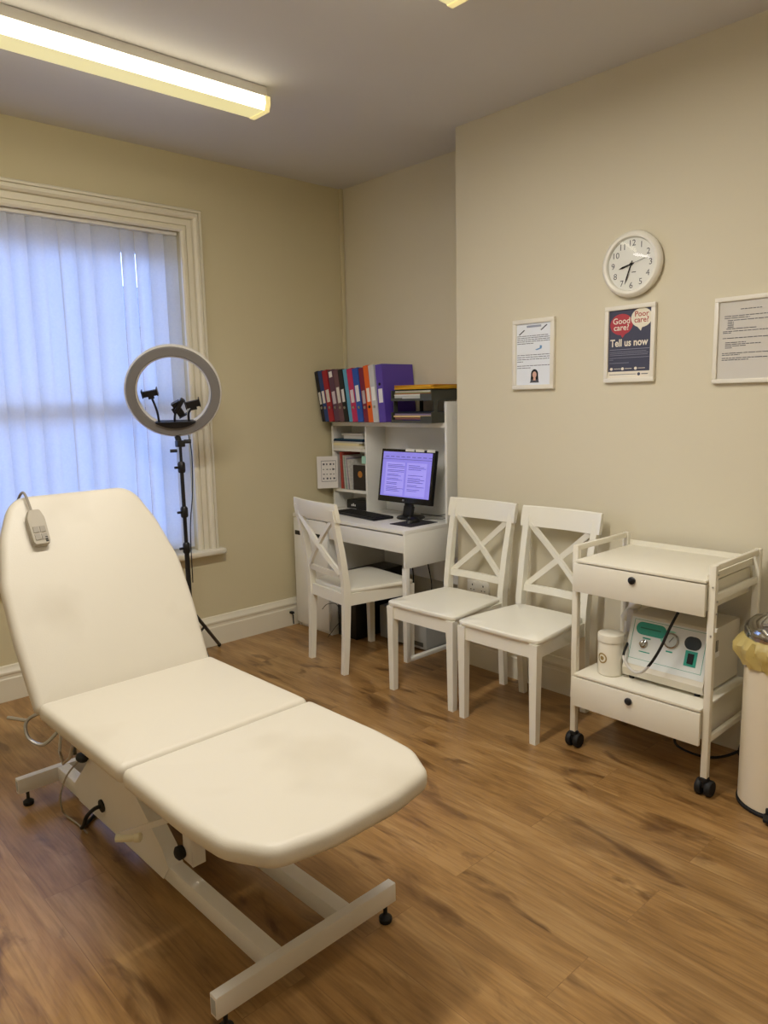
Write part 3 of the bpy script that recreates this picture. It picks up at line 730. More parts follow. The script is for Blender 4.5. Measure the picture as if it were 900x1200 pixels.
for k, (c, t_, h, tl, lab) in enumerate((('B54A3C', .018, .245, 2, 'red folder upright at the left of the lower cubby'), ('8C3A34', .012, .24, 3, 'dark red booklet beside the red folder'), ('B9BDB4', .014, .225, 4, 'grey magazine beside the dark red booklet'), ('7FA39A', .010, .215, 5, 'greenish magazine among the upright ones'), ('C9C2C6', .012, .22, 6, 'pale magazine among the upright ones'), ('8D8798', .010, .21, 7, 'mauve-grey magazine among the upright ones'), ('D2CFC8', .012, .20, 8, 'whitish magazine next to the dark booklet'))):
    th = R(tl); ct, st_ = math.cos(th), math.sin(th); b = MB(); zb = .895
    def q2(x_, y_, z_, y=y): return (x_, y + y_ * ct + z_ * st_, zb + (-y_) * st_ + z_ * ct)
    xa, xb = HX0 + .006, HX1 - .01
    b.hexa([q2(xa, -t_, 0), q2(xb, -t_, 0), q2(xb, 0, 0), q2(xa, 0, 0), q2(xa, -t_, h), q2(xb, -t_, h), q2(xb, 0, h), q2(xa, 0, h)])
    o = b.build('magazine', mat('mag_%d' % k, c, .5, var=.35, scale=70), org=(xa, y - t_ / 2, zb)); tag(o, lab, 'magazine', 'upright reading matter in the lower cubby')
    y -= t_ / ct + .0025
o = MB().box(HX0 + .02, HX0 + .026, -.378, y - .004, .895, 1.06).build('booklet', mat('dark_booklet', '2A2422', .4, var=.3, scale=20), org=(HX0 + .02, -.34, .895)); tag(o, 'dark booklet with an amber picture facing out of the lower cubby', 'booklet')
MB().lathe([(.0, 0), (.022, 0), (.022, .001), (0, .001)], (HX0 + .02, (y - .382) / 2, 1.0), 16, '-x').build('cover_picture', mat('amber_print', 'B8782C', .5, var=.3, scale=60), o)
o = MB().box(HX0 + .012, HX1 - .02, -.374, -.17, DZ + .0005, DZ + .062, bev=.004).build('router', M['black'], org=(-.1, -.27, DZ)); tag(o, 'black box with white marks in the bottom cubby of the hutch', 'electronic box')
lm = MB()
for k in range(3): lm.box(HX0 + .0105, HX0 + .0125, -.262 + k * .016, -.254 + k * .016, DZ + .022, DZ + .034 + .006 * (k % 2))
lm.build('white_mark', M['paper'], o)
o = MB().box(HX0 - .0022, HX0 - .001, -.392, -.352, 1.075, 1.125).build('sticky_note', mat('mint_note', 'A8D8C8', .8), org=(HX0, -.37, 1.1)); tag(o, 'mint green sticky note on the edge of the hutch divider', 'sticky note')
# calendar card on the hutch's left edge
A_, B_ = Vector((-.305, -.028, 0)), Vector((-.192, -.108, 0)); e_ = (B_ - A_); nrm = Vector((e_.y, -e_.x, 0)).normalized()
if nrm.x > 0: nrm = -nrm
def cq(u, z, d): return A_ + e_ * u + Vector((0, 0, z)) + nrm * d
cal = thing('wall_calendar', 'white calendar card with a grid of dates hung at the left end of the hutch', 'calendar', tuple(cq(.5, .90, 0)))
def hx8(mb, u0, u1, z0, z1, d0, d1): return mb.hexa([cq(u0, z0, d0), cq(u1, z0, d0), cq(u1, z0, d1), cq(u0, z0, d1), cq(u0, z1, d0), cq(u1, z1, d0), cq(u1, z1, d1), cq(u0, z1, d1)])
hx8(MB(), 0, 1, .90, 1.115, 0, .008).build('card', mat('calendar_white', 'E4E0DC', .5), cal)
g = MB()
for zz in (.945, 1.083): hx8(g, .20, .92, zz, zz + .003, .008, .0088)
for uu in (.2, .91): hx8(g, uu, uu + .015, .945, 1.083, .008, .0088)
for r_ in range(4):
    for k in range(4):
        hx8(g, .28 + .165 * k, .28 + .165 * k + .06 + .03 * ((r_ + k) % 2), .96 + .032 * r_, .966 + .032 * r_ + .006 * ((k * 3 + r_) % 3 == 0), .008, .0088)
g.build('date_grid', M['ink'], cal)
hx8(MB(), .74, .80, 1.022, 1.034, .0088, .0095).build('date_marker', M['inkd'], cal)

# papers on the desk left
z = DZ + .0005
for c, x0, x1, y0, y1, h, rz, lab in (('CFCCC4', -.50, -.25, -.26, -.07, .006, 3, 'grey papers lowest on the left end of the desk'), ('E6E3DC', -.49, -.22, -.23, -.08, .006, -6, 'white papers topmost on the left end of the desk')):
    sheetstack('paper_stack', lab, 'paper stack', 'papers on the desk left end', x0, x1, y0, y1, z, z + h, c, rz); z += h + .001
sheetstack('paper_stack', 'small white papers in front of the bottom cubby of the hutch', 'paper stack', None, -.235, -.20, -.30, -.17, DZ + .0005, DZ + .012, 'DCDAD4', 4)

# ------------------------------------------------------------------ monitor
mon = thing('computer_monitor', 'black flat screen monitor showing a lilac document page on the desk', 'monitor', (-.215, -.82, DZ))
MW = .445; MHh = .325; tilt = R(9)
mm_ = Matrix.Translation((-.252, -.798, .862)) @ Matrix.Rotation(R(1.5), 4, 'Z') @ Matrix.Rotation(tilt, 4, 'Y')
def mbx(mb, x0, x1, y0, y1, z0, z1, bev=0): return mb.box(x0, x1, y0, y1, z0, z1, bev=bev, mtx=mm_)
b = MB(); mbx(b, 0, .03, -MW / 2, MW / 2, 0, MHh, .004); mbx(b, .03, .05, -.14, .14, .05, .25, .008); b.build('monitor_case', M['glassy'], mon)
sc = mbx(MB(), -.0008, .001, -MW / 2 + .018, MW / 2 - .018, .036, MHh - .017).build('screen', M['screen'], mon)
b = MB()
mbx(b, -.0014, -.0006, -MW / 2 + .055, -.006, .045, .245); mbx(b, -.0014, -.0006, .012, MW / 2 - .05, .045, .245); b.build('document_page', M['screenp'], sc)
b = MB(); rr = random.Random(5)
for side in (0, 1):
    y1_ = MW / 2 - .065 if side == 0 else -.02; z = .228
    while z > .06:
        if rr.random() > .18:
            L_ = rr.uniform(.08, .15); mbx(b, -.0019, -.0010, y1_ - L_, y1_, z, z + .0032)
        z -= .0085
for k in range(9): mbx(b, -.0016, -.0006, MW / 2 - .04 - k * .045 - .03, MW / 2 - .04 - k * .045, .277, .281)
mbx(b, -.0016, -.0006, -MW / 2 + .02, MW / 2 - .02, .262, .265)
b.build('screen_text', M['screent'], sc)
for y0, y1 in ((-.055, .018), (-.135, -.066), (-.22, -.158)):
    b = MB(); mbx(b, -.002, .004, y0, y1, MHh - .012, MHh + .004); b.build('paper_tab', M['paper'], mon)
b = MB(); mbx(b, -.0015, 0, -.006, .008, .012, .022); b.build('badge', M['steel'], mon)
MB().bar((-.202, -.80, .80), (-.20, -.798, .95), .065, .022, bev=.005, up=(1, 0, 0)).bar((-.215, -.80, .775), (-.20, -.80, .84), .075, .024, bev=.005, up=(1, 0, 0)).build('stand_neck', M['black'], mon)
MB().lathe([(.085, 0), (.088, .004), (.083, .012), (.05, .018), (.03, .022)], (-.19, -.80, DZ + .0005), 36).build('stand_base', M['black'], mon)
# keyboard
ky = R(-6)
kbd = thing('keyboard', 'black computer keyboard on the desk in front of the hutch', 'keyboard', (-.318, -.500, DZ), ky)
MB().box(-.075, .075, -.222, .222, .0005, .016, bev=.004).build('keyboard_case', M['black'], kbd, world=False)
kk = MB()
for r_ in range(5):
    for k in range(15): kk.box(-.060 + r_ * .024, -.041 + r_ * .024, -.211 + k * .0285, -.187 + k * .0285, .016, .0195)
kk.build('keys', M['rubber'], kbd, world=False)
o = MB().box(-.425, -.20, -1.035, -.862, DZ + .0003, DZ + .004, bev=.001).build('mouse_mat', mat('mat_black', '2B2A2C', .7), org=(-.3, -.93, DZ)); tag(o, 'thin black mouse mat at the right front of the desk', 'mouse mat')
ms = thing('computer_mouse', 'black computer mouse resting on the mouse mat', 'mouse', (-.305, -.935, DZ + .004))
b = MB(); b.sphere((-.305, -.935, DZ + .0035), .05, 20, (1.15, .62, .68))
bmesh.ops.bisect_plane(b.bm, geom=b.bm.verts[:] + b.bm.edges[:] + b.bm.faces[:], plane_co=(0, 0, DZ + .0045), plane_no=(0, 0, 1), clear_inner=True)
b.build('mouse_body', M['black'], ms)
MB().cyl((-.335, -.939, DZ + .035), (-.335, -.931, DZ + .035), .008, 12).build('scroll_wheel', M['dgrey'], ms)
o = MB().tube(spline([(-.20, -.925, DZ + .008), (-.16, -.95, DZ + .008), (-.12, -1.0, DZ + .008), (-.08, -1.03, DZ + .02), (-.05, -1.04, DZ + .008)]), .0025, 6).tube(spline([(-.14, -1.045, DZ + .006), (-.09, -1.0, DZ + .03), (-.06, -.9, DZ + .01), (-.05, -.75, DZ + .006)]), .003, 6).build('cable', M['dgrey'], org=(-.1, -1, DZ)); tag(o, 'loose dark cables behind the monitor on the desk', 'cable')

# under the desk
pc = thing('computer_tower', 'black computer tower on the floor beside the desk cabinet', 'computer', (-.27, -.50, 0))
MB().box(-.47, -.06, -.585, -.408, .002, .415, bev=.006).build('tower_case', M['black'], pc)
MB().box(-.472, -.468, -.55, -.44, .30, .34).box(-.472, -.468, -.55, -.44, .36, .376).build('drive_bay', M['dgrey'], pc)
pc = thing('computer_case', 'pale grey desktop computer lying on the floor under the desk', 'computer', (-.2, -.83, 0))
MB().box(-.33, -.06, -1.055, -.65, .012, .215, bev=.006).build('case_body', M['pcgrey'], pc)
MB().box(-.333, -.329, -1.03, -.95, .03, .055).build('port_panel', M['dgrey'], pc)
for yy in (-1.02, -.70):
    for xx in (-.30, -.1): MB().box(xx, xx + .02, yy, yy + .02, 0, .013).build('rubber_foot', M['rubber'], pc)
o = MB().box(-.30, -.10, -1.03, -.78, .2155, .262, bev=.005).build('network_box', M['black'], org=(-.2, -.9, .215)); tag(o, 'flat black box lying on the grey computer under the desk', 'electronic box')
b = MB()
for k, (y0, y1) in enumerate(((-.66, -.63), (-.72, -.70), (-.83, -.86))):
    b.tube(spline([(-.07, y0, .70), (-.075, (y0 + y1) / 2 + .02, .5), (-.075, y1, .34), (-.07, y1 + .02, .2165)]), .004, 6)
tag(b.build('cable', M['rubber'], org=(-.07, -.7, .4)), 'black cables hanging down behind the desk above the computers', 'cable')
tag(MB().tube(spline([(-.56, -.365, .18), (-.55, -.41, .22), (-.50, -.44, .21), (-.47 - .02, -.46, .12), (-.53, -.44, .06), (-.56, -.415, .008)]), .0022, 6).build('cable', M['dgrey'], org=(-.54, -.41, 0)), 'thin looped lead hanging by the foot of the desk cabinet', 'cable')
tag(MB().box(-.575, -.553, -.052, -.023, .085, .10, bev=.003).tube([(-.564, -.035, .09), (-.55, -.03, .07), (-.548, -.03, .01)], .004, 6).build('plug', M['rubber'], org=(-.56, -.03, .08)), 'small black plug at the skirting left of the desk', 'plug')

# wall socket
so = thing('wall_socket', 'white double wall socket low on the right wall behind the chairs', 'socket', (XB, -1.413, .447))
MB().box(XB - .012, XB, -1.49, -1.336, .404, .49, bev=.003).build('face_plate', M['sock'], so)
b = MB()
for yc in (-1.375, -1.451):
    b.box(XB - .0128, XB - .0115, yc - .003, yc + .003, .458, .468).box(XB - .0128, XB - .0115, yc - .014, yc - .007, .434, .439).box(XB - .0128, XB - .0115, yc + .007, yc + .014, .434, .439)
b.build('pin_hole', M['rubber'], so)
for yc in (-1.39, -1.436): MB().box(XB - .016, XB - .011, yc - .006, yc + .006, .470, .484, bev=.001).build('rocker_switch', M['sock'], so)

# ------------------------------------------------------------------ wall clock and frames (right wall, facing -x)
CC = Vector((XB - .002, -2.286, 2.04))
ck = thing('wall_clock', 'round white wall clock above the middle framed notice', 'clock', tuple(CC))
MB().lathe([(.12, 0), (.136, .004), (.139, .016), (.134, .03), (.124, .036), (.114, .034), (.110, .026), (.110, .018), (0.001, .018)], CC, 64, '-x').build('clock_case', M['white'], ck)
MB().lathe([(.109, .018), (.109, .020), (.001, .020)], CC, 48, '-x').build('clock_face', M['clockf'], ck)
def wq(u, v, d, c=CC): return (c.x - d, c.y - u, c.z + v)
nm = MB()
for k in range(1, 13):
    a = R(90 - 30 * k); s = .036
    nm.text(str(k), s, lambda x_, y_, a=a: wq(.088 * math.cos(a) + x_, .088 * math.sin(a) - .0125 + y_, .0205), 'CENTER')
nm.build('numeral', M['ink'], ck)
def hand(name, ang, L_, w, tail, m, d):
    a = R(90 - ang); dx, dy = math.cos(a), math.sin(a); px, py = -dy, dx
    P_ = lambda l, s: (l * dx + s * px, l * dy + s * py)
    pts = [P_(-tail, w * .6), P_(-tail, -w * .6), P_(L_ * .7, -w), P_(L_, 0), P_(L_ * .7, w)]
    MB().ring_loft([[wq(u, v, d) for u, v in pts], [wq(u, v, d + .0012) for u, v in pts]]).build(name, m, ck)
hand('hour_hand', 255, .062, .0042, .012, M['inkd'], .022)
hand('minute_hand', 199, .088, .003, .014, M['inkd'], .024)
hand('second_hand', 76, .088, .0008, .02, M['ink'], .026)
MB().lathe([(.005, .02), (.005, .028), (.001, .028)], CC, 16, '-x').build('spindle', M['inkd'], ck)
MB().box(CC.x - .0208, CC.x - .0200, CC.y - .021, CC.y - .002, CC.z - .036, CC.z - .033).build('maker_mark', M['inkd'], ck)
MB().lathe([(.112, .030), (.08, .033), (.001, .035)], CC, 48, '-x', cap=False).build('glass_cover', M['glass'], ck)

def framed(yl, yr, zb, zt, label, bw, pm):
    t = thing('picture_frame', label, 'framed notice', (XB, (yl + yr) / 2, zb))
    x0, x1 = XB - .021, XB - .001
    b = MB()
    b.box(x0, x1, yr, yl, zb, zb + bw, bev=.002).box(x0, x1, yr, yl, zt - bw, zt, bev=.002).box(x0, x1, yl - bw, yl, zb + bw, zt - bw, bev=.002).box(x0, x1, yr, yr + bw, zb + bw, zt - bw, bev=.002)
    b.build('frame', M['frame'], t)
    pg = MB().box(XB - .012, XB - .004, yr + bw * .8, yl - bw * .8, zb + bw * .8, zt - bw * .8).build('page', pm, t)
    # page coordinates 0..1 from its top left
    yl_, zt_ = yl - bw, zt - bw; W_ = (yl - yr) - 2 * bw; H_ = (zt - zb) - 2 * bw
    fn = lambda u, v, d=.0006: (XB - .012 - d, yl_ - u * W_, zt_ - v * H_)
    return t, pg, fn, W_, H_
def bar2(mb, fn, u0, u1, v0, v1, d=.0006): return mb.face([fn(u0, v0, d), fn(u1, v0, d), fn(u1, v1, d), fn(u0, v1, d)])
def disc(mb, fn, u, v, ru, rv, d=.0006, n=28): return mb.face([fn(u + ru * math.cos(2 * PI * k / n), v + rv * math.sin(2 * PI * k / n), d) for k in range(n)])
# 1: typed notice with small pictures
t, pg, fn, W_, H_ = framed(-1.648, -1.892, 1.520, 1.858, 'white framed typed notice with a small drawing of a dark-haired woman', .021, M['paperb'])
b = MB(); rr = random.Random(2)
for v, u1 in ((.195, .93), (.225, .97), (.255, .98), (.285, .97), (.318, .5), (.505, .98), (.54, .97), (.575, .96), (.612, .2), (.68, .98), (.715, .42)):
    u = .02
    while u < u1:
        e = min(u1, u + rr.uniform(.05, .14)); bar2(b, fn, u, e, v, v + .009); u = e + .012
b.build('typed_text', M['ink'], pg, norm=False)
b = MB(); bar2(b, fn, .30, .72, .03, .065); b.build('title_band', mat('title_grey', '9AA0B0', .7), pg, norm=False)
b = MB(); b.face([fn(.06, .17), fn(.09, .18), fn(.25, .105), (fn(.22, .095))]); b.face([fn(.70, .115), fn(.73, .125), fn(.90, .045), fn(.87, .035)]); b.build('pen_picture', M['ink'], pg, norm=False)
b = MB(); b.face([fn(.55, .425), fn(.68, .405), fn(.69, .36), fn(.75, .37), fn(.74, .415), fn(.60, .44)]); b.build('blue_picture', mat('blue_print', '6E9CCB', .7), pg, norm=False)
b = MB(); disc(b, fn, .54, .83, .105, .085, .0005); b.face([fn(.42, .95, .0005), fn(.44, .82, .0005), fn(.64, .82, .0005), fn(.66, .95, .0005)]); b.build('hair_picture', M['inkd'], pg, norm=False)
b = MB(); disc(b, fn, .54, .835, .062, .052, .0009); b.face([fn(.51, .87, .0009), fn(.57, .87, .0009), fn(.58, .93, .0009), fn(.50, .93, .0009)]); b.build('face_picture', mat('skin_print', 'D9AF9C', .7), pg, norm=False)
b = MB(); b.face([fn(.40, .965, .0012), fn(.46, .905, .0012), fn(.54, .945, .0012), fn(.62, .905, .0012), fn(.68, .965, .0012)]); b.build('jacket_picture', M['ink'], pg, norm=False)
# 2: dark poster with two speech bubbles
navy = mat('poster_navy', '414358', .6, var=.03)
t, pg, fn, W_, H_ = framed(-2.161, -2.401, 1.539, 1.871, 'white framed dark blue poster with red and cream speech bubbles below the clock', .019, navy)
b = MB(); disc(b, fn, .30, .21, .27, .155, .0008); b.face([fn(.26, .34, .0006), fn(.33, .41, .0006), fn(.42, .33, .0006)]); b.build('speech_bubble', mat('bubble_red', 'B23A44', .6), pg, norm=False)
b = MB(); disc(b, fn, .77, .135, .245, .14, .0011); b.face([fn(.62, .22, .0009), fn(.76, .325, .0009), fn(.80, .25, .0009)]); b.build('speech_bubble', mat('bubble_cream', 'E9E2CE', .6), pg, norm=False)
cream = mat('poster_cream_ink', 'EBE3D2', .6)
def ptext(mb, st, u, v, size, d, align='CENTER', sx=1, bold=.012): return mb.text(st, size, lambda x_, y_: (XB - .012 - d, fn(u, v)[1] - x_ * sx, fn(u, v)[2] + y_), align, bold)
b = MB(); ptext(b, 'Good', .30, .20, .036, .0014); ptext(b, 'care?', .30, .295, .036, .0014); b.build('lettering', cream, pg, norm=False)
b = MB(); ptext(b, 'Poor', .77, .115, .033, .0016); ptext(b, 'care?', .77, .20, .033, .0016); b.build('lettering', mat('poster_red_ink', 'B0483A', .6), pg, norm=False)
b = MB(); ptext(b, 'Tell us now', .04, .53, .044, .0012, 'LEFT', .86, .025); b.build('lettering', cream, pg, norm=False)
b = MB()
for v, u1 in ((.575, .97), (.61, .9), (.635, .95), (.66, .93), (.70, .96), (.725, .12), (.775, .5)): bar2(b, fn, .03, u1, v, v + (.008 if v < .6 else .006), .0008)
b.build('small_print', mat('poster_pale_ink', '8F92A2', .6), pg, norm=False)
b = MB()
for u in (.08, .35, .66): disc(b, fn, u, .865, .035, .022, .0008); bar2(b, fn, u + .06, u + .22, .86, .868, .0008)
b.build('contact_symbol', cream, pg, norm=False)
b = MB(); bar2(b, fn, -.01, 1.01, .905, 1.01, .0009); b.build('footer_band', cream, pg, norm=False)
b = MB(); disc(b, fn, .74, .95, .035, .024, .0013); bar2(b, fn, .80, .95, .943, .955, .0013); bar2(b, fn, .03, .68, .945, .952, .0013); b.build('footer_mark', navy, pg, norm=False)
# 3: typed page at the frame's right edge
t, pg, fn, W_, H_ = framed(-2.652, -2.902, 1.521, 1.856, 'white framed typed page at the right edge of the wall', .017, M['paperg'])
b = MB(); rr = random.Random(4)
for u0, u1, v in ((.38, .75, .105), (.10, .97, .185), (.10, .55, .21), (.16, .90, .24), (.16, .27, .262), (.16, .27, .282), (.16, .27, .302), (.16, .27, .325), (.14, .68, .348), (.08, .98, .38), (.08, .23, .40), (.08, .95, .468), (.13, .50, .525), (.13, .76, .548), (.13, .50, .57), (.13, .26, .593), (.08, .99, .662), (.08, .4, .685), (.08, .99, .725), (.08, .56, .75)):
    u = u0
    while u < u1:
        e = min(u1, u + rr.uniform(.04, .13)); bar2(b, fn, u, e, v, v + .009); u = e + .010
b.build('typed_text', M['ink'], pg, norm=False)

# ------------------------------------------------------------------ trolley
tr_ = thing('equipment_trolley', 'white two-drawer equipment trolley on black castors against the right wall', 'trolley', (-.54, -2.605, 0))
m = M['trol']
FX, RX, LY, RY = -.74, -.345, -2.326, -2.888
def leg_(x_, y_): MB().box(x_ - .0125, x_ + .0125, y_ - .0125, y_ + .0125, .072, .878, bev=.002).build('leg', m, tr_)
for x_ in (FX, RX):
    for y_ in (LY, RY): leg_(x_, y_)
for y_ in (LY, RY):
    MB().box(FX + .0125, RX - .0125, y_ - .008, y_ + .008, .856, .878, bev=.002).build('side_rail', m, tr_)
    MB().box(FX + .0125, RX - .0125, y_ - .008, y_ + .008, .742, .768, bev=.002).build('side_rail', m, tr_)
    MB().box(FX + .0125, RX - .0125, y_ - .008, y_ + .008, .205, .228, bev=.002).build('side_rail', m, tr_)
ly, ry = LY - .014, RY + .014
MB().box(FX - .03, RX + .01, ry, ly, .812, .824, bev=.003).box(RX + .004, RX + .012, ry, ly, .824, .845).box(FX - .01, RX, ry, ry + .006, .824, .84).build('top_shelf', m, tr_)
MB().box(FX - .03, RX + .01, ry, ly, .328, .340, bev=.003).build('lower_shelf', m, tr_)
for z0_, z1_ in ((.690, .808), (.198, .324)):
    d = MB().box(FX - .032, FX - .016, ry + .001, ly - .001 + .012, z0_, z1_, bev=.002).build('drawer', m, tr_)
    MB().box(FX - .016, RX, ry + .012, ly - .012, z0_ + .012, z1_ - .006).build('drawer_box', m, d)
    MB().lathe([(.013, 0), (.0145, .003), (.0145, .009), (.010, .013), (.001, .014)], (FX - .032, (LY + RY) / 2 + .015, (z0_ + z1_) / 2 + .03), 20, '-x').build('knob', M['black'], d)
for x_ in (FX, RX):
    for y_ in (LY, RY):
        c = MB(); c.lathe([(.012, .055), (.018, .06), (.018, .072), (.008, .076)], (x_, y_, 0), 14).box(x_ - .012, x_ + .03, y_ - .009, y_ + .009, .03, .06, bev=.004)
        c = c.build('castor', M['rubber'], tr_)
        for s in (-1, 1): MB().lathe([(.012, -.011), (.028, -.011), (.031, -.007), (.031, .007), (.028, .011), (.012, .011)], (x_ + .006, y_ + s * .018, .031), 22, 'y').build('wheel', M['rubber'], c)
for z in (.80, .62): MB().cyl((FX - .013, RY - .004, z), (FX - .016, RY - .004, z), .003, 8).build('screw', M['steel'], tr_)
for z in (.845, .745, .70): MB().cyl((FX + .004, RY - .0125, z), (FX + .004, RY - .0165, z), .004, 8).build('screw', M['steel'], tr_)
MB().box(FX - .004, FX + .008, RY - .02, RY - .0125, .633, .648, bev=.001).build('side_clip', M['paper'], tr_)

# jar on the lower shelf
jr = thing('plastic_jar', 'white plastic screw-top jar on the lower trolley shelf', 'jar', (-.665, -2.447, .340))
jc = (-.665, -2.447, .3405)
MB().lathe([(.048, 0), (.052, .004), (.052, .135), (.050, .14)], jc, 36).build('jar_body', M['jar'], jr)
MB().lathe([(.050, .1405), (.0545, .142), (.0545, .165), (.053, .172), (.047, .175), (.02, .177), (.001, .177)], jc, 36).build('lid', M['jar'], jr)
e = MB(); ea = R(170)
ring_ = []
for k in range(24):
    a = 2 * PI * k / 24; pr = []
    for rr_ in (.017, .021, .021, .017):
        pass
    def jp(r_, a, d):
        u, v = r_ * math.cos(a), r_ * math.sin(a); an = ea + u / .0525
        return (jc[0] + (.052 + d) * math.cos(an), jc[1] + (.052 + d) * math.sin(an), jc[2] + .075 + v)
    ring_.append([jp(.016, a, .0003), jp(.022, a, .0003), jp(.022, a, .0009), jp(.016, a, .0009)])
e.ring_loft(ring_, closed=True); 
e.face([jp(.009, 2 * PI * k / 12, .0008) for k in range(12)])
e.build('emblem', M['gold'], jr, norm=False)

# treatment device on the lower shelf
dv = thing('skin_treatment_machine', 'cream treatment machine with teal control panel on the lower trolley shelf', 'machine', (-.52, -2.66, .340))
dy0, dy1 = -2.838, -2.506      # right, left
ZB = .356
prof = [(-.672, ZB), (-.676, ZB + .03), (-.668, ZB + .045), (-.604, ZB + .232), (-.596, ZB + .238), (-.365, ZB + .238), (-.36, ZB + .23), (-.36, ZB)]
MB().prism([(x_, z_) for x_, z_ in prof], dy0, dy1, 'y').build('machine_case', M['device'], dv, ang=30)
# control panel on the sloping front
p0 = Vector((-.668, 0, ZB + .045)); p1 = Vector((-.604, 0, ZB + .232)); sl = (p1 - p0); slen = sl.length; sn = Vector((-sl.z, 0, sl.x)).normalized()
PWd = dy1 - dy0
def dq(u, v, d): return Vector((0, dy1 - u * PWd, 0)) + p0 + sl * v + sn * d
def dbox(mb, u0, u1, v0, v1, d0, d1): return mb.hexa([dq(u0, v0, d0), dq(u1, v0, d0), dq(u1, v1, d0), dq(u0, v1, d0), dq(u0, v0, d1), dq(u1, v0, d1), dq(u1, v1, d1), dq(u0, v1, d1)])
def dpill(mb, u0, u1, v, hv, d0, d1):
    asp = slen / PWd; r_ = hv * asp; pts = []
    for k in range(13): a = PI / 2 + PI * k / 12; pts.append((u0 + r_ + r_ * math.cos(a), v + hv * math.sin(a)))
    for k in range(13): a = -PI / 2 + PI * k / 12; pts.append((u1 - r_ + r_ * math.cos(a), v + hv * math.sin(a)))
    return mb.ring_loft([[dq(u, w, d0) for u, w in pts], [dq(u, w, d1) for u, w in pts]])
pn = dbox(MB(), .012, .988, .02, .985, 0, .0015).build('control_panel', M['panel'], dv)
b = MB()
for a in ((.05, .95, .94, .948), (.05, .95, .14, .148), (.05, .056, .14, .948), (.944, .95, .14, .948)): dbox(b, *a, .0015, .0020)
b.build('panel_border', M['teal'], pn)
dpill(MB(), .085, .47, .78, .13, .0015, .0022).build('brand_panel', M['teal'], pn)
b = MB(); dbox(b, .14, .40, .775, .80, .0022, .0026); b.build('brand_mark', mat('teal_dark', '1C6A5C', .5), pn)
dpill(MB(), .40, .63, .70, .15, .0015, .0019).build('panel_print', M['tealp'], pn)
dpill(MB(), .50, .74, .67, .16, .0019, .0023).build('panel_print', M['panel'], pn)
dpill(MB(), .70, .90, .70, .13, .0015, .0026).build('display_window', mat('display_dark', '2B3640', .25), pn)
for a in ((.19, .29, .575, .605), (.17, .31, .30, .32), (.50, .58, .42, .45)): dbox(MB(), *a, .0015, .002).build('panel_print', M['teal'], pn)
def dlathe(prof, u, v, n=24):
    o = dq(u, v, 0); t1 = Vector((0, -1, 0)); t2 = sl.normalized(); rings = []
    for r_, d in prof: rings.append([o + sn * d + t1 * max(r_, 1e-4) * math.cos(2 * PI * k / n) + t2 * max(r_, 1e-4) * math.sin(2 * PI * k / n) for k in range(n)])
    return MB().ring_loft(rings)
dlathe([(.018, .0015), (.016, .006), (.011, .008), (.010, .022), (.001, .024)], .215, .47).build('control_knob', M['chrome'], pn)
ga = dlathe([(.031, .0015), (.031, .010), (.027, .012), (.025, .009), (.001, .009)], .545, .66).build('pressure_gauge', M['chrome'], pn)
dlathe([(.0245, .0092), (.001, .0096)], .545, .66).build('dial', M['silverdial'], ga)
MB().tube([dq(.545, .66, .0105), dq(.575, .74, .0105)], .001, 6).tube([dq(.545, .66, .0105), dq(.53, .62, .0105)], .001, 6).build('needle', M['inkd'], ga)
dbox(MB(), .735, .875, .25, .55, .0015, .004).build('switch_plate', M['teal'], pn)
dbox(MB(), .775, .84, .30, .50, .004, .010).build('power_switch', M['rubber'], pn)
for x_ in (-.65, -.38):
    for y_ in (dy0 + .03, dy1 - .03): MB().cyl((x_, y_, .3402), (x_, y_, ZB + .001), .011, 12).build('foot', M['rubber'], dv)
b = MB()
for k in range(4): b.box(-.60 + k * .012, -.594 + k * .012, dy0 - .0008, dy0 + .001, ZB + .14, ZB + .19)
b.build('side_vent', M['dgrey'], dv)
MB().box(-.595, -.55, dy0 - .003, dy0, ZB + .125, ZB + .145).build('side_socket', M['paper'], dv)
# handpiece with tube leaning behind jar
hp = thing('handpiece_holder', 'pale handpiece and fittings standing between the jar and the treatment machine', 'handpiece', (-.50, -2.41, .340))
MB().tube(spline([(-.53, -2.455, .3405), (-.535, -2.45, .45), (-.53, -2.455, .56), (-.52, -2.47, .63)], 6), .018, 12).build('handpiece', M['jar'], hp)
MB().cyl((-.545, -2.44, .545), (-.525, -2.485, .62), .022, 14).build('elbow_fitting', M['jar'], hp)
MB().box(-.575, -.535, -2.495, -2.462, .50, .60, bev=.006).build('bracket', M['paperg'], hp)
MB().cyl((-.53, -2.46, .64), (-.53, -2.54, .645), .015, 14).build('nozzle', M['jar'], hp)
# cables
o = MB().tube(spline([(-.70, -2.752, .686), (-.715, -2.722, .608), (-.73, -2.699, .535), (-.735, -2.67, .472), (-.73, -2.631, .417), (-.715, -2.587, .392), (-.70, -2.548, .400), (-.69, -2.520, .43), (-.675, -2.516, .46), (-.62, -2.505, .48), (-.56, -2.50, .47)]), .0055, 8).build('machine_lead', [M['rubber'], M['paperg']], org=(-.70, -2.55, .38))
for p in o.data.polygons:
    if (p.center + o.location).z < .44: p.material_index = 1
tag(o, 'black and grey lead looping down across the front of the treatment machine', 'cable')
tag(MB().tube(spline([(-.40, -2.62, .20), (-.42, -2.62, .06), (-.44, -2.64, .006), (-.46, -2.75, .006), (-.44, -2.84, .03), (-.40, -2.93, .10), (-.33, -3.0, .16), (-.30, -3.05, .25)]), .0055, 8).build('cable', M['rubber'], org=(-.44, -2.75, 0)), 'black cable lying on the floor under the trolley towards the bin', 'cable')

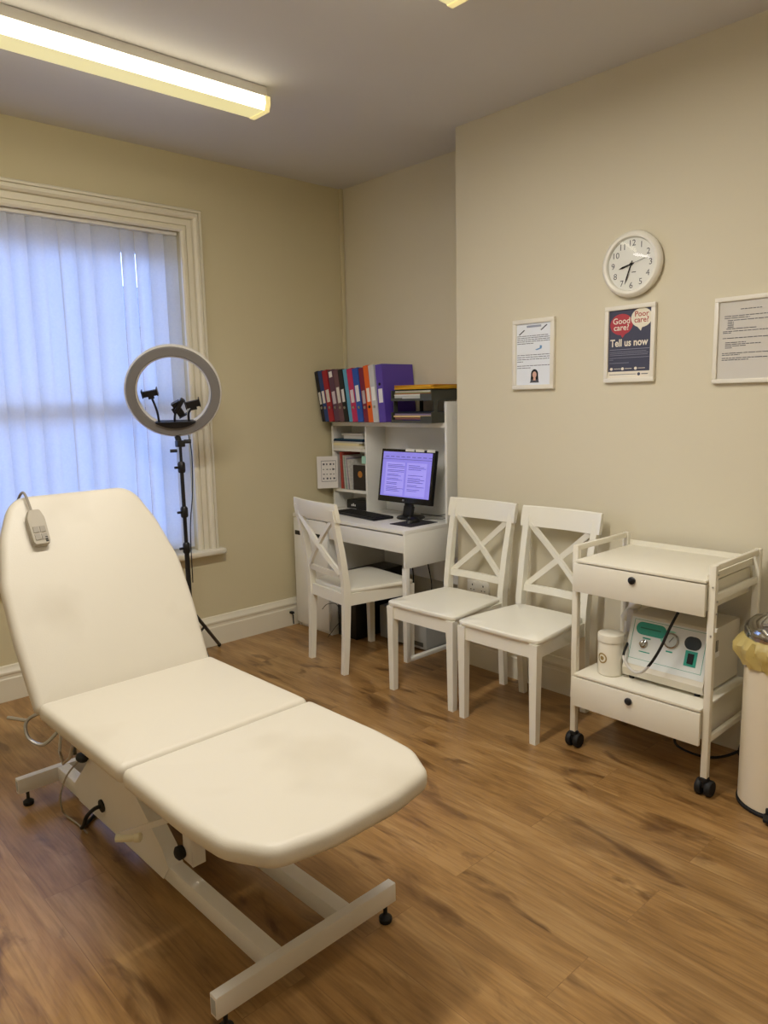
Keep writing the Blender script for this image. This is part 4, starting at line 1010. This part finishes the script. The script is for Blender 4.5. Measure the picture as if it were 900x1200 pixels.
# ------------------------------------------------------------------ pedal bin
BC = (-.615, -3.102, 0); BR = .133
bn = thing('pedal_bin', 'tall cream pedal bin with chrome lid beside the trolley', 'bin', BC)
MB().lathe([(BR - .004, .014), (BR, .018), (BR, .60), (BR - .004, .604)], BC, 56).build('bin_body', M['binb'], bn)
MB().lathe([(BR - .012, 0), (BR + .004, .002), (BR + .005, .012), (BR - .002, .0165)], BC, 56).build('base_ring', M['rubber'], bn)
MB().lathe([(BR + .004, .628), (BR + .006, .634), (BR + .006, .655), (BR + .002, .668), (BR - .02, .690), (BR - .06, .706), (.03, .714), (.001, .715)], BC, 56).build('lid', M['chrome'], bn)
MB().lathe([(BR - .03, .604), (BR - .03, .63)], BC, 40).build('inner_rim', M['rubber'], bn)
pa = R(196)
pc_ = Vector(BC) + Vector((math.cos(pa), math.sin(pa), 0)) * (BR + .0); 
pmx = Matrix.Translation(pc_) @ Matrix.Rotation(pa, 4, 'Z')
MB().box(0, .05, -.035, .035, .014, .026, bev=.004, mtx=pmx).box(-.005, .012, -.03, .03, .012, .045, bev=.003, mtx=pmx).build('pedal', M['rubber'], bn)
tag(MB().box(-.655, -.575, -3.145, -3.075, .7165, .720).build('paper_slip', M['paper'], org=(-.6, -3.13, .716)), 'white paper slip lying on top of the chrome bin lid', 'paper')
# liner folded over the rim
rings = []; rr = random.Random(9); n = 72
ph_ = [rr.uniform(0, 6.28) for _ in range(6)]
def wob(a, k): return .5 + .5 * math.sin(9 * a + ph_[0] + k) * math.cos(5 * a + ph_[1]) + .35 * math.sin(23 * a + ph_[2] + 2 * k) + .2 * math.sin(37 * a + ph_[3])
for r0, z, amp in ((BR - .028, .632, 0), (BR - .004, .636, .002), (BR + .012, .622, .010), (BR + .016, .598, .024), (BR + .012, .572, .020), (BR + .005, .548, .014), (BR + .003, .530, .008)):
    rings.append([(BC[0] + (r0 + amp * wob(a, z * 30)) * math.cos(a), BC[1] + (r0 + amp * wob(a, z * 30)) * math.sin(a), z + (.012 * wob(a * 1.0, 1) - .006) * (z < .58)) for a in [2 * PI * j / n for j in range(n)]])
o = MB().ring_loft(rings, False, False).build('bin_liner', M['liner'], org=(BC[0], BC[1], .58), norm=False); tag(o, 'yellow plastic bag folded over the rim of the bin', 'bin bag')

# ------------------------------------------------------------------ light
wd = bpy.data.worlds.new('world'); scn.world = wd; wd.use_nodes = True
nt = wd.node_tree; bg = nt.nodes['Background']
tc = nt.nodes.new('ShaderNodeTexCoord'); sp = nt.nodes.new('ShaderNodeSeparateXYZ'); nt.links.new(tc.outputs['Generated'], sp.inputs[0])
rp_ = nt.nodes.new('ShaderNodeValToRGB'); rp_.color_ramp.elements[0].position = .45; rp_.color_ramp.elements[0].color = (.30, .44, .92, 1)
rp_.color_ramp.elements[1].position = .8; rp_.color_ramp.elements[1].color = (.26, .43, 1, 1)
mr = nt.nodes.new('ShaderNodeMapRange'); mr.inputs[1].default_value = -1; mr.inputs[2].default_value = 1
nt.links.new(sp.outputs['Z'], mr.inputs[0]); nt.links.new(mr.outputs[0], rp_.inputs['Fac']); nt.links.new(rp_.outputs[0], bg.inputs['Color'])
bg.inputs['Strength'].default_value = 7.2
def area(name, loc, sx, sy, p, c):
    l = bpy.data.lights.new(name, 'AREA'); l.shape = 'RECTANGLE'; l.size = sx; l.size_y = sy; l.energy = p; l.color = c
    o = bpy.data.objects.new(name, l); col.objects.link(o); o.location = loc; return o
WARM = (1, .95, .87)
area('fluorescent_tube_middle', (-2.25, -2.25, 2.765), 1.4, .1, 36, WARM)
area('fluorescent_tube_rear', (-2.25, -3.7, 2.78), 1.4, .1, 13, WARM)
area('fill_lamp_left', (-3.45, -1.0, 2.775), 1.2, .1, 6, WARM)  # added fill light left of view, with no batten above it

scn.view_settings.view_transform = 'Standard'
scn.view_settings.look = 'None'
scn.view_settings.exposure = .24
scn.cycles.use_denoising = True
scn.cycles.max_bounces = 8
scn.cycles.sample_clamp_indirect = 6
